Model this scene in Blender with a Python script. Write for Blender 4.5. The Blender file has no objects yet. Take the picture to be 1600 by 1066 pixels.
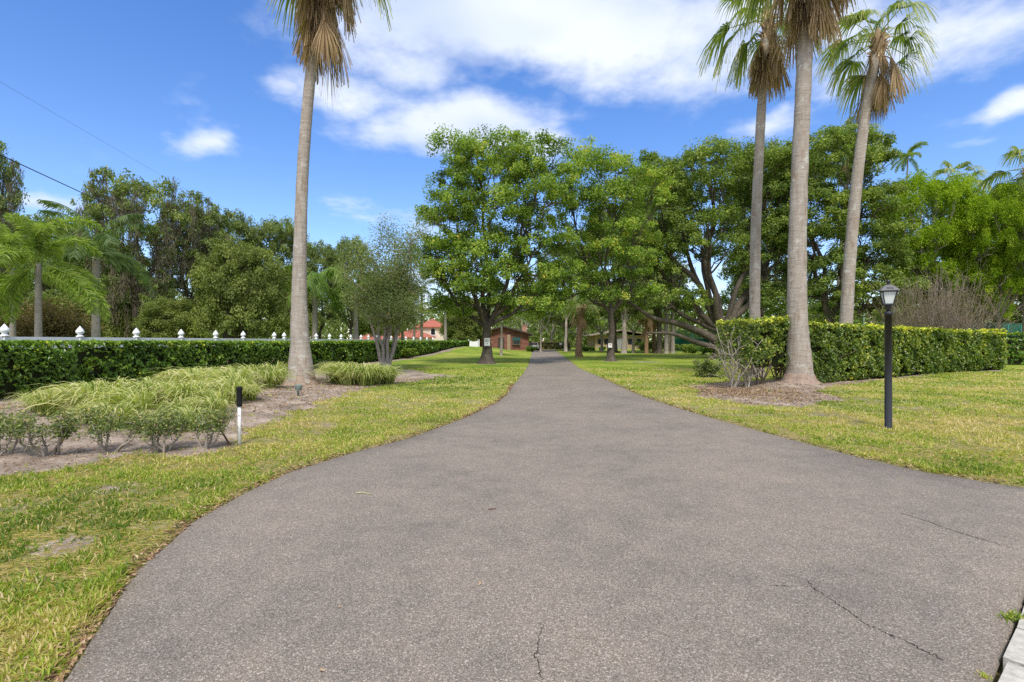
import bpy, math, random
import numpy as np
from mathutils import Vector
R = math.radians
S = bpy.context.scene
COL = S.collection
CAMH = 1.5

# ------------------------------------------------------------------ camera, light, world
cam_d = bpy.data.cameras.new("camera"); cam = bpy.data.objects.new("camera", cam_d); COL.objects.link(cam)
cam.location = (0, 0, CAMH); cam.rotation_euler = (R(90), 0, 0)
cam_d.sensor_width = 36; cam_d.lens = 18; cam_d.clip_start = 0.05; cam_d.clip_end = 3000
S.camera = cam
S.view_settings.view_transform = 'Standard'; S.view_settings.look = 'None'
S.view_settings.gamma = 1.0; S.view_settings.exposure = 0.82
S.cycles.max_bounces = 6; S.cycles.diffuse_bounces = 3; S.cycles.glossy_bounces = 2
S.cycles.transmission_bounces = 4; S.cycles.transparent_max_bounces = 6
S.cycles.use_denoising = False
SUN_EL, SUN_AZ = 56, 178          # azimuth clockwise from +Y (camera direction): behind the camera
sd = bpy.data.lights.new("sun", 'SUN'); so = bpy.data.objects.new("sun", sd); COL.objects.link(so)
sd.energy = 2.4; sd.angle = R(12); sd.color = (1.0, 0.95, 0.86)
_az = R(SUN_AZ); _el = R(SUN_EL)
sdir = Vector((math.sin(_az)*math.cos(_el), math.cos(_az)*math.cos(_el), math.sin(_el)))
so.rotation_euler = sdir.to_track_quat('Z', 'Y').to_euler()

W = bpy.data.worlds.new("World"); S.world = W; W.use_nodes = True
nt = W.node_tree; nt.nodes.clear()
def WN(t, **k):
    n = nt.nodes.new(t)
    for a, b in k.items(): setattr(n, a, b)
    return n
def wm(op, a, b=None, c=None, clamp=False):
    n = nt.nodes.new('ShaderNodeMath'); n.operation = op; n.use_clamp = clamp
    for i, v in enumerate((a, b, c)):
        if v is None: continue
        if isinstance(v, (int, float)): n.inputs[i].default_value = v
        else: nt.links.new(v, n.inputs[i])
    return n.outputs[0]
out = WN('ShaderNodeOutputWorld')
sky = WN('ShaderNodeTexSky', sky_type='NISHITA', sun_disc=False)
sky.sun_elevation = _el; sky.sun_rotation = _az
sky.air_density = 1.0; sky.dust_density = 0.3; sky.ozone_density = 2.2
tc = WN('ShaderNodeTexCoord'); sep = WN('ShaderNodeSeparateXYZ'); nt.links.new(tc.outputs['Generated'], sep.inputs[0])
hsv = WN('ShaderNodeHueSaturation'); hsv.inputs['Saturation'].default_value = 1.12; hsv.inputs['Value'].default_value = 1.0
nt.links.new(sky.outputs[0], hsv.inputs['Color'])
bg1 = WN('ShaderNodeBackground'); bg1.inputs[1].default_value = 0.10
mulc = WN('ShaderNodeMix', data_type='RGBA', blend_type='MULTIPLY'); mulc.inputs[0].default_value = 1.0; hz = wm('POWER', wm('MAXIMUM', wm('SUBTRACT', 1.0, wm('ABSOLUTE', sep.outputs[2])), 0.0), 1.7)
mc2 = WN('ShaderNodeMix', data_type='RGBA'); nt.links.new(hz, mc2.inputs[0]); mc2.inputs[6].default_value = (0.62, 0.96, 1.40, 1); mc2.inputs[7].default_value = (1.22, 1.14, 1.22, 1); nt.links.new(mc2.outputs[2], mulc.inputs[7])
nt.links.new(hsv.outputs[0], mulc.inputs[6]); nt.links.new(mulc.outputs[2], bg1.inputs[0])
az = wm('ARCTAN2', sep.outputs[0], sep.outputs[1]); el = wm('ARCSINE', sep.outputs[2])
# cloud-layer coordinates: the direction cut with a flat layer high above
zc = wm('MAXIMUM', wm('ADD', sep.outputs[2], 0.12), 0.05)
cx = wm('DIVIDE', sep.outputs[0], zc); cy = wm('DIVIDE', sep.outputs[1], zc)
comb = WN('ShaderNodeCombineXYZ'); nt.links.new(cx, comb.inputs[0]); nt.links.new(cy, comb.inputs[1])
def noise(vec, scale, det, rough, off=0.0):
    n = WN('ShaderNodeTexNoise', noise_dimensions='4D'); n.inputs['Scale'].default_value = scale
    n.inputs['Detail'].default_value = det; n.inputs['Roughness'].default_value = rough; n.inputs['W'].default_value = off
    nt.links.new(vec, n.inputs['Vector']); return n.outputs['Fac']
n1 = noise(comb.outputs[0], 2.9, 9, 0.60, 1.3); n2 = noise(comb.outputs[0], 1.5, 3, 0.5, 7.7)
nA = noise(tc.outputs['Generated'], 5.0, 4, 0.55, 3.1); nB = noise(tc.outputs['Generated'], 5.0, 4, 0.55, 9.1)
azp = wm('ADD', az, wm('MULTIPLY', wm('SUBTRACT', nA, 0.5), 0.22)); elp = wm('ADD', el, wm('MULTIPLY', wm('SUBTRACT', nB, 0.5), 0.12))
def pix_dir(px, py):
    x, z = (px-800)/800, (533-py)/800
    return math.atan2(x, 1), math.atan2(z, math.hypot(x, 1))
tot = None
for px, py, sx, sy, amp in [(690, 20, 250, 85, 1.25), (930, 30, 220, 85, 1.2), (640, 85, 140, 60, 0.95), (705, 185, 160, 48, 1.15), (560, 140, 150, 40, 0.8), (1120, 40, 200, 80, 0.95), (1330, 30, 200, 90, 0.85),
                            (830, 125, 60, 26, 0.6), (800, 205, 95, 34, 0.8), (250, 110, 260, 40, 0.22), (120, 260, 260, 60, 0.26), (310, 215, 70, 30, 0.85), (1130, 90, 170, 65, 0.9), (1430, 70, 170, 80, 0.9),
                            (1545, 160, 75, 28, 1.1), (1215, 200, 60, 22, 0.7), (1590, 15, 60, 28, 0.85), (50, 325, 75, 18, 0.7), (420, 125, 50, 16, 0.55),
                            (650, 350, 120, 35, 0.6), (1500, 225, 60, 14, 0.35), (680, 470, 200, 60, 0.75), (960, 450, 250, 50, 0.7)]:
    a0, e0 = pix_dir(px, py); k = math.cos(a0)
    dx = wm('MULTIPLY', wm('SUBTRACT', azp, a0), 800/(sx*k)); dy = wm('MULTIPLY', wm('SUBTRACT', elp, e0), 800/(sy*k))
    d = wm('ADD', wm('MULTIPLY', dx, dx), wm('MULTIPLY', dy, dy))
    g = wm('MULTIPLY', wm('POWER', 2.718, wm('MULTIPLY', d, -1.0)), amp)
    tot = g if tot is None else wm('MAXIMUM', tot, g)
back = wm('MAXIMUM', wm('MULTIPLY', wm('LESS_THAN', sep.outputs[1], 0.2), 0.85), wm('MULTIPLY', wm('GREATER_THAN', sep.outputs[2], 0.66), 0.85))      # unseen broken cloud behind and overhead, added to whiten the ambient light
tot = wm('MAXIMUM', tot, back)
m = wm('SUBTRACT', wm('ADD', tot, wm('MULTIPLY', wm('SUBTRACT', n1, 0.5), 1.9)), 0.26)
m = wm('MULTIPLY', m, 1.25, clamp=True)
ms = wm('MULTIPLY', wm('MULTIPLY', m, m), wm('SUBTRACT', 3.0, wm('MULTIPLY', m, 2.0)))
ms = wm('MULTIPLY', ms, 0.92)
cr = WN('ShaderNodeValToRGB'); nt.links.new(n2, cr.inputs[0])
cr.color_ramp.elements[0].position = 0.38; cr.color_ramp.elements[0].color = (0.50, 0.58, 0.74, 1)
cr.color_ramp.elements[1].position = 0.58; cr.color_ramp.elements[1].color = (0.74, 0.78, 0.86, 1)
bg2 = WN('ShaderNodeBackground'); nt.links.new(cr.outputs[0], bg2.inputs[0]); bg2.inputs[1].default_value = 0.80
mx = WN('ShaderNodeMixShader'); nt.links.new(ms, mx.inputs[0]); nt.links.new(bg1.outputs[0], mx.inputs[1]); nt.links.new(bg2.outputs[0], mx.inputs[2])
nt.links.new(mx.outputs[0], out.inputs[0])

# ------------------------------------------------------------------ helpers
def G(px, py, z=0.0):
    """where the line of sight through a photo pixel meets the level z"""
    d = (CAMH - z)*800.0/(py-533.0); return ((px-800)/800.0*d, d)
def Wp(px, py, d): return ((px-800)/800.0*d, d, CAMH + (533-py)/800.0*d)

def tag(o, label=None, cat=None, group=None, kind=None):
    if label: o['label'] = label
    if cat: o['category'] = cat
    if group: o['group'] = group
    if kind: o['kind'] = kind
    return o
def empty(name, loc, label, cat, group=None, rz=0.0):
    o = bpy.data.objects.new(name, None); COL.objects.link(o); o.location = loc; o.rotation_euler = (0, 0, rz)
    o.empty_display_size = 0.3
    return tag(o, label, cat, group)
class Acc:
    def __init__(s): s.V = []; s.F = []; s.T = []; s.n = 0
    def add(s, v, f, t=0.5):
        v = np.asarray(v, dtype=np.float64).reshape(-1, 3); f = np.asarray(f, dtype=np.int64)
        if len(v) == 0: return
        s.V.append(v); s.F.append(f + s.n); s.n += len(v)
        s.T.append(np.full(len(v), t) if np.isscalar(t) else np.asarray(t, dtype=np.float64))
    def mesh(s, name, mat, smooth=True):
        me = bpy.data.meshes.new(name)
        V = np.concatenate(s.V); T = np.concatenate(s.T)
        cnt = np.concatenate([np.full(len(f), f.shape[1]) for f in s.F]); loops = np.concatenate([f.ravel() for f in s.F])
        me.vertices.add(len(V)); me.vertices.foreach_set('co', V.astype(np.float32).ravel())
        me.loops.add(len(loops)); me.loops.foreach_set('vertex_index', loops.astype(np.int32))
        me.polygons.add(len(cnt)); st = np.concatenate([[0], np.cumsum(cnt)[:-1]])
        me.polygons.foreach_set('loop_start', st.astype(np.int32)); me.polygons.foreach_set('loop_total', cnt.astype(np.int32))
        me.polygons.foreach_set('use_smooth', np.full(len(cnt), smooth))
        a = me.attributes.new('tint', 'FLOAT', 'POINT'); a.data.foreach_set('value', T.astype(np.float32))
        me.update(calc_edges=True); me.materials.append(mat)
        return me
    def build(s, name, mat, parent=None, smooth=True, loc=None):
        return obj(name, s.mesh(name, mat, smooth), parent, loc)
def obj(name, me, parent=None, loc=None, rot=None, scl=None):
    o = bpy.data.objects.new(name, me); COL.objects.link(o)
    if parent is not None: o.parent = parent
    if loc is not None: o.location = loc
    if rot is not None: o.rotation_euler = rot
    if scl is not None: o.scale = (scl,)*3 if isinstance(scl, (int, float)) else scl
    return o
def copy_tree(root, loc, rz=0.0, scl=None, label=None, cat=None, group=None):
    r = root.copy(); COL.objects.link(r); r.location = loc; r.rotation_euler = (0, 0, rz)
    if scl is not None: r.scale = (scl,)*3 if isinstance(scl, (int, float)) else scl
    tag(r, label, cat, group)
    def rec(src, dst):
        for ch in list(src.children):
            c = ch.copy(); COL.objects.link(c); c.parent = dst; rec(ch, c)
    rec(root, r)
    return r

def tube(acc, pts, radii, ns=8, t=0.5, cap=True, squash=None):
    P = np.asarray(pts, float); n = len(P); rad = np.broadcast_to(np.asarray(radii, float), (n,))
    T = np.gradient(P, axis=0); T /= np.linalg.norm(T, axis=1, keepdims=True)+1e-9
    ref = np.array([0, 1.0, 0]) if abs(T[:, 1]).mean() < 0.8 else np.array([1.0, 0, 0])
    A = np.cross(T, ref); A /= np.linalg.norm(A, axis=1, keepdims=True)+1e-9; B = np.cross(T, A)
    th = np.linspace(0, 2*math.pi, ns, endpoint=False)
    rr = rad[:, None] if squash is None else rad[:, None]*squash
    V = P[:, None, :] + (rr*np.cos(th))[:, :, None]*A[:, None, :] + (rr*np.sin(th))[:, :, None]*B[:, None, :]
    i = np.arange(n-1)[:, None]*ns; j = np.arange(ns)[None, :]; k = (j+1) % ns
    F = np.stack([i+j, i+k, i+ns+k, i+ns+j], -1).reshape(-1, 4)
    acc.add(V.reshape(-1, 3), F, t)
    if cap:
        base = acc.n - n*ns; q = []
        for r0 in (0, (n-1)*ns):
            acc.F.append(np.array([[base+r0+x for x in range(ns)]]))
def box(acc, c, s, t=0.5, rz=0.0):
    x, y, z = s[0]/2, s[1]/2, s[2]/2
    v = np.array([(a*x, b*y, e*z) for e in (-1, 1) for b in (-1, 1) for a in (-1, 1)])
    co, si = math.cos(rz), math.sin(rz); v = np.stack([v[:, 0]*co-v[:, 1]*si, v[:, 0]*si+v[:, 1]*co, v[:, 2]], 1)+np.array(c)
    acc.add(v, [(0, 2, 3, 1), (4, 5, 7, 6), (0, 1, 5, 4), (2, 6, 7, 3), (0, 4, 6, 2), (1, 3, 7, 5)], t)
def lathe(acc, prof, c, ns=12, t=0.5):
    P = np.array([(c[0], c[1], c[2]+z) for r, z in prof]); 
    th = np.linspace(0, 2*math.pi, ns, endpoint=False)
    V = np.array([[(c[0]+r*math.cos(a), c[1]+r*math.sin(a), c[2]+z) for a in th] for r, z in prof]).reshape(-1, 3)
    n = len(prof); i = np.arange(n-1)[:, None]*ns; j = np.arange(ns)[None, :]; k = (j+1) % ns
    acc.add(V, np.stack([i+j, i+k, i+ns+k, i+ns+j], -1).reshape(-1, 4), t)
def path(p0, p1, n, rng, wob=0.06, bend=(0, 0, 0)):
    p0 = np.asarray(p0, float); p1 = np.asarray(p1, float); s = np.linspace(0, 1, n)[:, None]; L = np.linalg.norm(p1-p0)
    P = p0+(p1-p0)*s + np.asarray(bend, float)*4*s*(1-s)
    ph = rng.uniform(0, 6.28, (3, 2)); ss = s[:, 0]
    W_ = np.stack([np.sin(ss*5+ph[a, 0])*0.6+np.sin(ss*11+ph[a, 1])*0.4 for a in range(3)], 1)*(np.sin(ss*math.pi)[:, None])
    return P + W_*wob*L
def leaves(acc, C, N, L, Wd, rng, tint, fold=0.12, hang=0.0):
    """rhombic leaves: centres C, normals N, length L and width Wd (arrays or numbers)"""
    n = len(C)
    if n == 0: return
    N = N/(np.linalg.norm(N, axis=1, keepdims=True)+1e-9)
    r = rng.normal(size=(n, 3)); r[:, 2] -= hang
    t = r - (r*N).sum(1, keepdims=True)*N; t /= np.linalg.norm(t, axis=1, keepdims=True)+1e-9
    b = np.cross(N, t); L = np.broadcast_to(L, (n,))[:, None]; Wd = np.broadcast_to(Wd, (n,))[:, None]
    V = np.stack([C-t*L*.5, C+b*Wd*.5+N*L*fold-t*L*0.06, C+t*L*.5-N*L*fold*0.7, C-b*Wd*.5+N*L*fold-t*L*0.06], 1).reshape(-1, 3)
    F = np.arange(n*4).reshape(n, 4)
    acc.add(V, F, np.repeat(np.broadcast_to(tint, (n,)), 4))
def rdir(rng, n):
    v = rng.normal(size=(n, 3)); return v/np.linalg.norm(v, axis=1, keepdims=True)
_lat = np.random.default_rng(5).random((256, 256))
def vnoise(x, y, s=1.0, o=0):
    x = np.asarray(x, float)*s+o*17.3+1000; y = np.asarray(y, float)*s+o*9.7+1000
    i = np.floor(x).astype(int); j = np.floor(y).astype(int); u = x-i; v = y-j; u = u*u*(3-2*u); v = v*v*(3-2*v)
    g = lambda a, b: _lat[a % 256, b % 256]
    return (g(i, j)*(1-u)+g(i+1, j)*u)*(1-v)+(g(i, j+1)*(1-u)+g(i+1, j+1)*u)*v
def fbm(x, y, s=1.0, o=0, k=4):
    r = 0; a = 0.5; tot_ = 0
    for q in range(k): r = r+a*vnoise(x, y, s*2**q, o+q); tot_ += a; a *= 0.55
    return r/tot_
def sstep(x, a, b): t = np.clip((x-a)/(b-a), 0, 1); return t*t*(3-2*t)
def sdist(x, y, poly):
    """signed distance to a polygon: negative inside"""
    x = np.asarray(x, float); y = np.asarray(y, float); P = np.array(poly, float); d = np.full(x.shape, 1e9); ins = np.zeros(x.shape, bool)
    for k in range(len(P)):
        a, b = P[k], P[(k+1) % len(P)]; e = b-a; wx, wy = x-a[0], y-a[1]
        t = np.clip((wx*e[0]+wy*e[1])/(e@e+1e-12), 0, 1); d = np.minimum(d, np.hypot(wx-e[0]*t, wy-e[1]*t))
        if a[1] != b[1]:
            c = ((a[1] > y) != (b[1] > y)) & (x < (b[0]-a[0])*(y-a[1])/(b[1]-a[1])+a[0]); ins ^= c
    return np.where(ins, -d, d)

# ------------------------------------------------------------------ materials
def newmat(name, rough=0.7, spec=0.3):
    m_ = bpy.data.materials.new(name); m_.use_nodes = True; n = m_.node_tree; p = n.nodes['Principled BSDF']
    p.inputs['Roughness'].default_value = rough; p.inputs['Specular IOR Level'].default_value = spec
    return m_, n, p
def nd(n, t, **k):
    x = n.nodes.new(t)
    for a, b in k.items():
        if a in x.inputs: x.inputs[a].default_value = b
        else: setattr(x, a, b)
    return x
def ramp(n, fac, stops):
    r = n.nodes.new('ShaderNodeValToRGB'); e = r.color_ramp.elements
    while len(e) < len(stops): e.new(0.5)
    for q, (p_, c) in enumerate(stops): e[q].position = p_; e[q].color = (*c, 1)
    n.links.new(fac, r.inputs[0]); return r.outputs[0]
def mixc(n, f, a, b, mode='MIX'):
    x = n.nodes.new('ShaderNodeMix'); x.data_type = 'RGBA'; x.blend_type = mode
    for i, v in ((0, f), (6, a), (7, b)):
        if isinstance(v, (int, float)): x.inputs[i].default_value = v
        elif isinstance(v, tuple): x.inputs[i].default_value = (*v, 1)
        else: n.links.new(v, x.inputs[i])
    return x.outputs[2]
def mathn(n, op, a, b=None, clamp=False):
    x = n.nodes.new('ShaderNodeMath'); x.operation = op; x.use_clamp = clamp
    for i, v in enumerate((a, b)):
        if v is None: continue
        if isinstance(v, (int, float)): x.inputs[i].default_value = v
        else: n.links.new(v, x.inputs[i])
    return x.outputs[0]
def tnoise(n, vec, scale, det=4, rough=0.55):
    x = nd(n, 'ShaderNodeTexNoise', Scale=scale, Detail=det, Roughness=rough); n.links.new(vec, x.inputs['Vector']); return x.outputs['Fac']
def bump(n, p, h, strength, dist):
    b = nd(n, 'ShaderNodeBump', Strength=strength, Distance=dist); n.links.new(h, b.inputs['Height']); n.links.new(b.outputs[0], p.inputs['Normal'])
def leafmat(name, stops, rough=0.55, trans=0.3, spec=0.2, patch=0.0, patchcol=(0.1, 0.1, 0.03), patchobj=0.0):
    m_, n, p = newmat(name, rough, spec)
    a = nd(n, 'ShaderNodeAttribute'); a.attribute_name = 'tint'
    c = ramp(n, a.outputs['Fac'], stops)
    if patch:
        g = nd(n, 'ShaderNodeNewGeometry'); f = tnoise(n, g.outputs['Position'], 0.45, 2)
        f = mathn(n, 'MULTIPLY', mathn(n, 'SUBTRACT', f, 0.45), 5*patch, True); c = mixc(n, f, c, patchcol)
    n.links.new(c, p.inputs['Base Color'])
    if patchobj:
        oi = nd(n, 'ShaderNodeObjectInfo'); c = mixc(n, mathn(n, 'MULTIPLY', oi.outputs['Random'], patchobj), c, patchcol)
    tr = nd(n, 'ShaderNodeBsdfTranslucent'); c2 = mixc(n, 0.6, c, (0.9, 1.0, 0.25), 'MULTIPLY')
    c3 = mixc(n, 1.0, c, (1.6, 1.85, 0.35), 'MULTIPLY'); n.links.new(c3, tr.inputs[0])
    mx_ = nd(n, 'ShaderNodeMixShader'); mx_.inputs[0].default_value = trans
    n.links.new(p.outputs[0], mx_.inputs[1]); n.links.new(tr.outputs[0], mx_.inputs[2])
    n.links.new(mx_.outputs[0], n.nodes['Material Output'].inputs[0])
    return m_
def bark(name, c1, c2, ring=0.0, scale=6.0, strength=0.6, lichen=None):
    m_, n, p = newmat(name, 0.9, 0.15)
    tcn = nd(n, 'ShaderNodeTexCoord'); mp = nd(n, 'ShaderNodeMapping'); mp.inputs['Scale'].default_value = (1, 1, 0.25)
    n.links.new(tcn.outputs['Object'], mp.inputs[0])
    f = tnoise(n, mp.outputs[0], scale, 6, 0.7); f2 = tnoise(n, tcn.outputs['Object'], 1.2, 3)
    c = ramp(n, f, [(0.3, c1), (0.68, c2)])
    c = mixc(n, mathn(n, 'MULTIPLY', f2, 0.5), c, tuple(x*0.62 for x in c2))
    h = f
    if ring:
        mp2 = nd(n, 'ShaderNodeMapping'); mp2.inputs['Scale'].default_value = (1.4, 1.4, 6.0); n.links.new(tcn.outputs['Object'], mp2.inputs[0])
        fr = tnoise(n, mp2.outputs[0], 1.7, 5, 0.65)
        mp3 = nd(n, 'ShaderNodeMapping'); mp3.inputs['Scale'].default_value = (9, 9, 0.5); n.links.new(tcn.outputs['Object'], mp3.inputs[0])
        fv = tnoise(n, mp3.outputs[0], 2.0, 4, 0.7)
        mp4 = nd(n, 'ShaderNodeMapping'); mp4.inputs['Scale'].default_value = (3, 3, 0.8); n.links.new(tcn.outputs['Object'], mp4.inputs[0]); fs = tnoise(n, mp4.outputs[0], 1.1, 6, 0.75)
        c = mixc(n, mathn(n, 'MULTIPLY', mathn(n, 'SUBTRACT', fs, 0.54), 6.0, True), c, (c1[0]*.85, c1[1]*.68, c1[2]*.55))
        c = mixc(n, mathn(n, 'MULTIPLY', mathn(n, 'SUBTRACT', fr, 0.50), ring*4, True), c, tuple(x*0.5 for x in c1))
        c = mixc(n, mathn(n, 'MULTIPLY', mathn(n, 'SUBTRACT', fv, 0.52), 3.0, True), c, tuple(x*0.6 for x in c1))
        h = mathn(n, 'ADD', fr, mathn(n, 'MULTIPLY', fv, 0.6))
    if lichen:
        fl = tnoise(n, tcn.outputs['Object'], 3.5, 5, 0.7); c = mixc(n, mathn(n, 'MULTIPLY', mathn(n, 'SUBTRACT', fl, 0.56), 7, True), c, lichen)
    n.links.new(c, p.inputs['Base Color']); bump(n, p, h, strength, 0.04)
    return m_
def plain(name, col, rough=0.6, spec=0.4, var=0.12, scale=8, metal=0.0, bumpd=0.0):
    m_, n, p = newmat(name, rough, spec); p.inputs['Metallic'].default_value = metal
    tcn = nd(n, 'ShaderNodeTexCoord'); f = tnoise(n, tcn.outputs['Object'], scale, 5, 0.6)
    n.links.new(mixc(n, f, tuple(c*(1-var) for c in col), tuple(min(1, c*(1+var)) for c in col)), p.inputs['Base Color'])
    if bumpd: bump(n, p, f, 0.5, bumpd)
    return m_

M = {}
g_dk, g_md, g_lt = (0.022, 0.045, 0.010), (0.060, 0.115, 0.022), (0.15, 0.24, 0.045)
M['oak'] = leafmat('oak_leaf', [(0, (0.081, 0.130, 0.026)), (0.5, (0.200, 0.293, 0.050)), (0.93, (0.442, 0.524, 0.096)), (1, (0.698, 0.502, 0.115))], 0.5, 0.32)
M['oak2'] = leafmat('live_oak_leaf', [(0, (0.076, 0.113, 0.026)), (0.55, (0.188, 0.261, 0.054)), (1, (0.430, 0.460, 0.106))], 0.5, 0.28)
M['oakfar'] = leafmat('far_oak_leaf', [(0, (0.085, 0.119, 0.036)), (0.6, (0.195, 0.252, 0.074)), (1, (0.405, 0.428, 0.143))], 0.6, 0.3, patch=0.4, patchcol=(0.15, 0.165, 0.085))
M['soft'] = leafmat('soft_grey_green_leaf', [(0, (0.092, 0.117, 0.031)), (0.5, (0.191, 0.226, 0.062)), (1, (0.334, 0.356, 0.105))], 0.6, 0.32)
M['pale'] = leafmat('pale_green_leaf', [(0, (0.079, 0.121, 0.022)), (0.5, (0.169, 0.242, 0.043)), (1, (0.315, 0.374, 0.077))], 0.55, 0.4)
M['feather'] = leafmat('feathery_leaf', [(0, (0.112, 0.174, 0.014)), (0.5, (0.256, 0.361, 0.022)), (1, (0.466, 0.524, 0.048))], 0.55, 0.42)
M['grey'] = leafmat('greyish_leaf', [(0, (0.106, 0.133, 0.049)), (0.5, (0.214, 0.257, 0.093)), (0.85, (0.355, 0.381, 0.157)), (1, (0.533, 0.354, 0.128))], 0.6, 0.28)
M['hedge'] = leafmat('hedge_leaf', [(0, (0.048, 0.107, 0.013)), (0.45, (0.122, 0.223, 0.022)), (0.8, (0.257, 0.383, 0.038)), (1, (0.536, 0.536, 0.054))], 0.38, 0.25, spec=0.5)
M['hedgey'] = leafmat('yellow_hedge_leaf', [(0, (0.049, 0.090, 0.014)), (0.4, (0.125, 0.189, 0.026)), (0.7, (0.283, 0.334, 0.047)), (0.88, (0.700, 0.609, 0.074)), (1, (0.800, 0.800, 0.105))], 0.42, 0.28, spec=0.5)
M['shrub'] = leafmat('shrub_leaf', [(0, (0.055, 0.090, 0.022)), (0.5, (0.138, 0.186, 0.049)), (0.85, (0.303, 0.326, 0.097)), (1, (0.496, 0.361, 0.130))], 0.42, 0.25, spec=0.5)
M['brownleaf'] = leafmat('reddish_leaf', [(0, (0.07, 0.08, 0.03)), (0.5, (0.17, 0.14, 0.06)), (1, (0.30, 0.20, 0.11))], 0.6, 0.25)
M['moss'] = leafmat('hanging_moss', [(0, (0.10, 0.085, 0.055)), (0.6, (0.19, 0.16, 0.11)), (1, (0.28, 0.25, 0.18))], 0.9, 0.2, spec=0.1)
M['lir'] = leafmat('variegated_blade', [(0, (0.10, 0.17, 0.03)), (0.35, (0.28, 0.33, 0.08)), (0.65, (0.50, 0.49, 0.20)), (1, (0.70, 0.60, 0.34))], 0.5, 0.3, patchobj=0.7, patchcol=(0.17, 0.24, 0.05))
M['fan'] = leafmat('fan_frond_green', [(0, (0.075, 0.12, 0.035)), (0.5, (0.17, 0.23, 0.07)), (0.8, (0.38, 0.40, 0.14)), (1, (0.52, 0.46, 0.22))], 0.45, 0.35)
M['fandead'] = leafmat('fan_frond_dead', [(0, (0.171, 0.114, 0.069)), (0.5, (0.403, 0.282, 0.172)), (1, (0.683, 0.516, 0.333))], 0.85, 0.2, spec=0.15)
M['feathp'] = leafmat('palm_leaflet', [(0, (0.07, 0.13, 0.03)), (0.6, (0.17, 0.26, 0.055)), (1, (0.34, 0.42, 0.09))], 0.45, 0.38)
M['plume'] = leafmat('plumose_leaflet', [(0, (0.097, 0.156, 0.033)), (0.5, (0.252, 0.331, 0.077)), (1, (0.484, 0.515, 0.165))], 0.45, 0.4)
M['feathg'] = leafmat('palm_leaflet_grey', [(0, (0.06, 0.10, 0.04)), (0.6, (0.13, 0.19, 0.075)), (1, (0.22, 0.28, 0.12))], 0.5, 0.35)
M['grass'] = leafmat('grass_blade', [(0, (0.10, 0.165, 0.020)), (0.3, (0.205, 0.29, 0.034)), (0.58, (0.38, 0.43, 0.065)), (0.78, (0.50, 0.42, 0.15)), (1, (0.62, 0.48, 0.29))], 0.55, 0.35, spec=0.3)
M['litter'] = leafmat('dry_leaf', [(0, (0.13, 0.075, 0.04)), (0.5, (0.30, 0.18, 0.10)), (1, (0.52, 0.38, 0.24))], 0.8, 0.1, spec=0.2)
M['palmtrunk'] = bark('palm_bark', (0.30, 0.245, 0.195), (0.47, 0.415, 0.355), ring=0.34, scale=4, strength=0.7, lichen=(0.52, 0.50, 0.45))
M['palmfar'] = bark('far_palm_bark', (0.26, 0.22, 0.18), (0.40, 0.36, 0.31), ring=0.5, scale=4, strength=0.5)
M['boot'] = bark('boot_bark', (0.17, 0.10, 0.06), (0.40, 0.25, 0.15), ring=0.4, scale=5, strength=0.9)
M['flare'] = bark('palm_root_flare', (0.26, 0.185, 0.14), (0.44, 0.33, 0.26), ring=0.3, scale=12, strength=1.0)
M['oakbark'] = bark('oak_bark', (0.055, 0.042, 0.032), (0.155, 0.125, 0.098), scale=9, strength=0.9, lichen=(0.20, 0.185, 0.155))
M['palebark'] = bark('pale_bark', (0.20, 0.165, 0.13), (0.40, 0.345, 0.285), scale=7, strength=0.5, lichen=(0.46, 0.43, 0.38))
M['twig'] = plain('twig', (0.17, 0.125, 0.09), 0.9, 0.1, 0.35)
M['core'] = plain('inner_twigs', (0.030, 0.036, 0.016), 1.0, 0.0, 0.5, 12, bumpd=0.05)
M['white'] = plain('white_vinyl', (0.80, 0.81, 0.82), 0.35, 0.5, 0.02)
M['whitep'] = plain('white_paint', (0.76, 0.75, 0.72), 0.5, 0.4, 0.05)
M['black'] = plain('black_paint', (0.022, 0.023, 0.027), 0.38, 0.5, 0.25)
M['grip'] = plain('black_foam', (0.012, 0.012, 0.013), 0.8, 0.2, 0.2)
M['rust'] = plain('rusty_steel', (0.13, 0.055, 0.035), 0.85, 0.2, 0.4, 30)
M['verdigris'] = plain('weathered_green_metal', (0.15, 0.19, 0.165), 0.6, 0.4, 0.3, 30)
M['greenfence'] = plain('green_screen', (0.012, 0.14, 0.105), 0.7, 0.2, 0.15, 3)
M['greenpost'] = plain('green_post', (0.02, 0.17, 0.13), 0.5, 0.3, 0.1)
M['palegreen'] = plain('pale_green_post', (0.28, 0.42, 0.30), 0.5, 0.3, 0.1)
M['tile'] = plain('red_roof_tile', (0.36, 0.115, 0.08), 0.8, 0.2, 0.3, 2)
M['stucco'] = plain('cream_stucco', (0.62, 0.54, 0.42), 0.9, 0.1, 0.08, 1)
M['tanwall'] = plain('tan_stucco', (0.34, 0.25, 0.165), 0.9, 0.1, 0.1, 1)
M['greywall'] = plain('grey_wall', (0.26, 0.26, 0.25), 0.9, 0.1, 0.1, 1)
M['shingle'] = plain('dark_shingle', (0.075, 0.062, 0.052), 0.9, 0.1, 0.25, 3)
M['tanroof'] = plain('tan_shingle', (0.24, 0.19, 0.145), 0.9, 0.1, 0.2, 3)
M['awning'] = plain('green_awning', (0.02, 0.06, 0.052), 0.8, 0.2, 0.1)
M['pane'] = plain('window_glass', (0.02, 0.025, 0.03), 0.08, 0.6, 0.1)
M['chim'] = plain('chimney_brick', (0.42, 0.235, 0.16), 0.9, 0.1, 0.25, 6)
M['paleline'] = plain('grey_lettering', (0.22, 0.22, 0.22), 0.8, 0.1, 0.1)
M['redline'] = plain('red_lettering', (0.42, 0.07, 0.05), 0.8, 0.1, 0.1)
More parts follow.
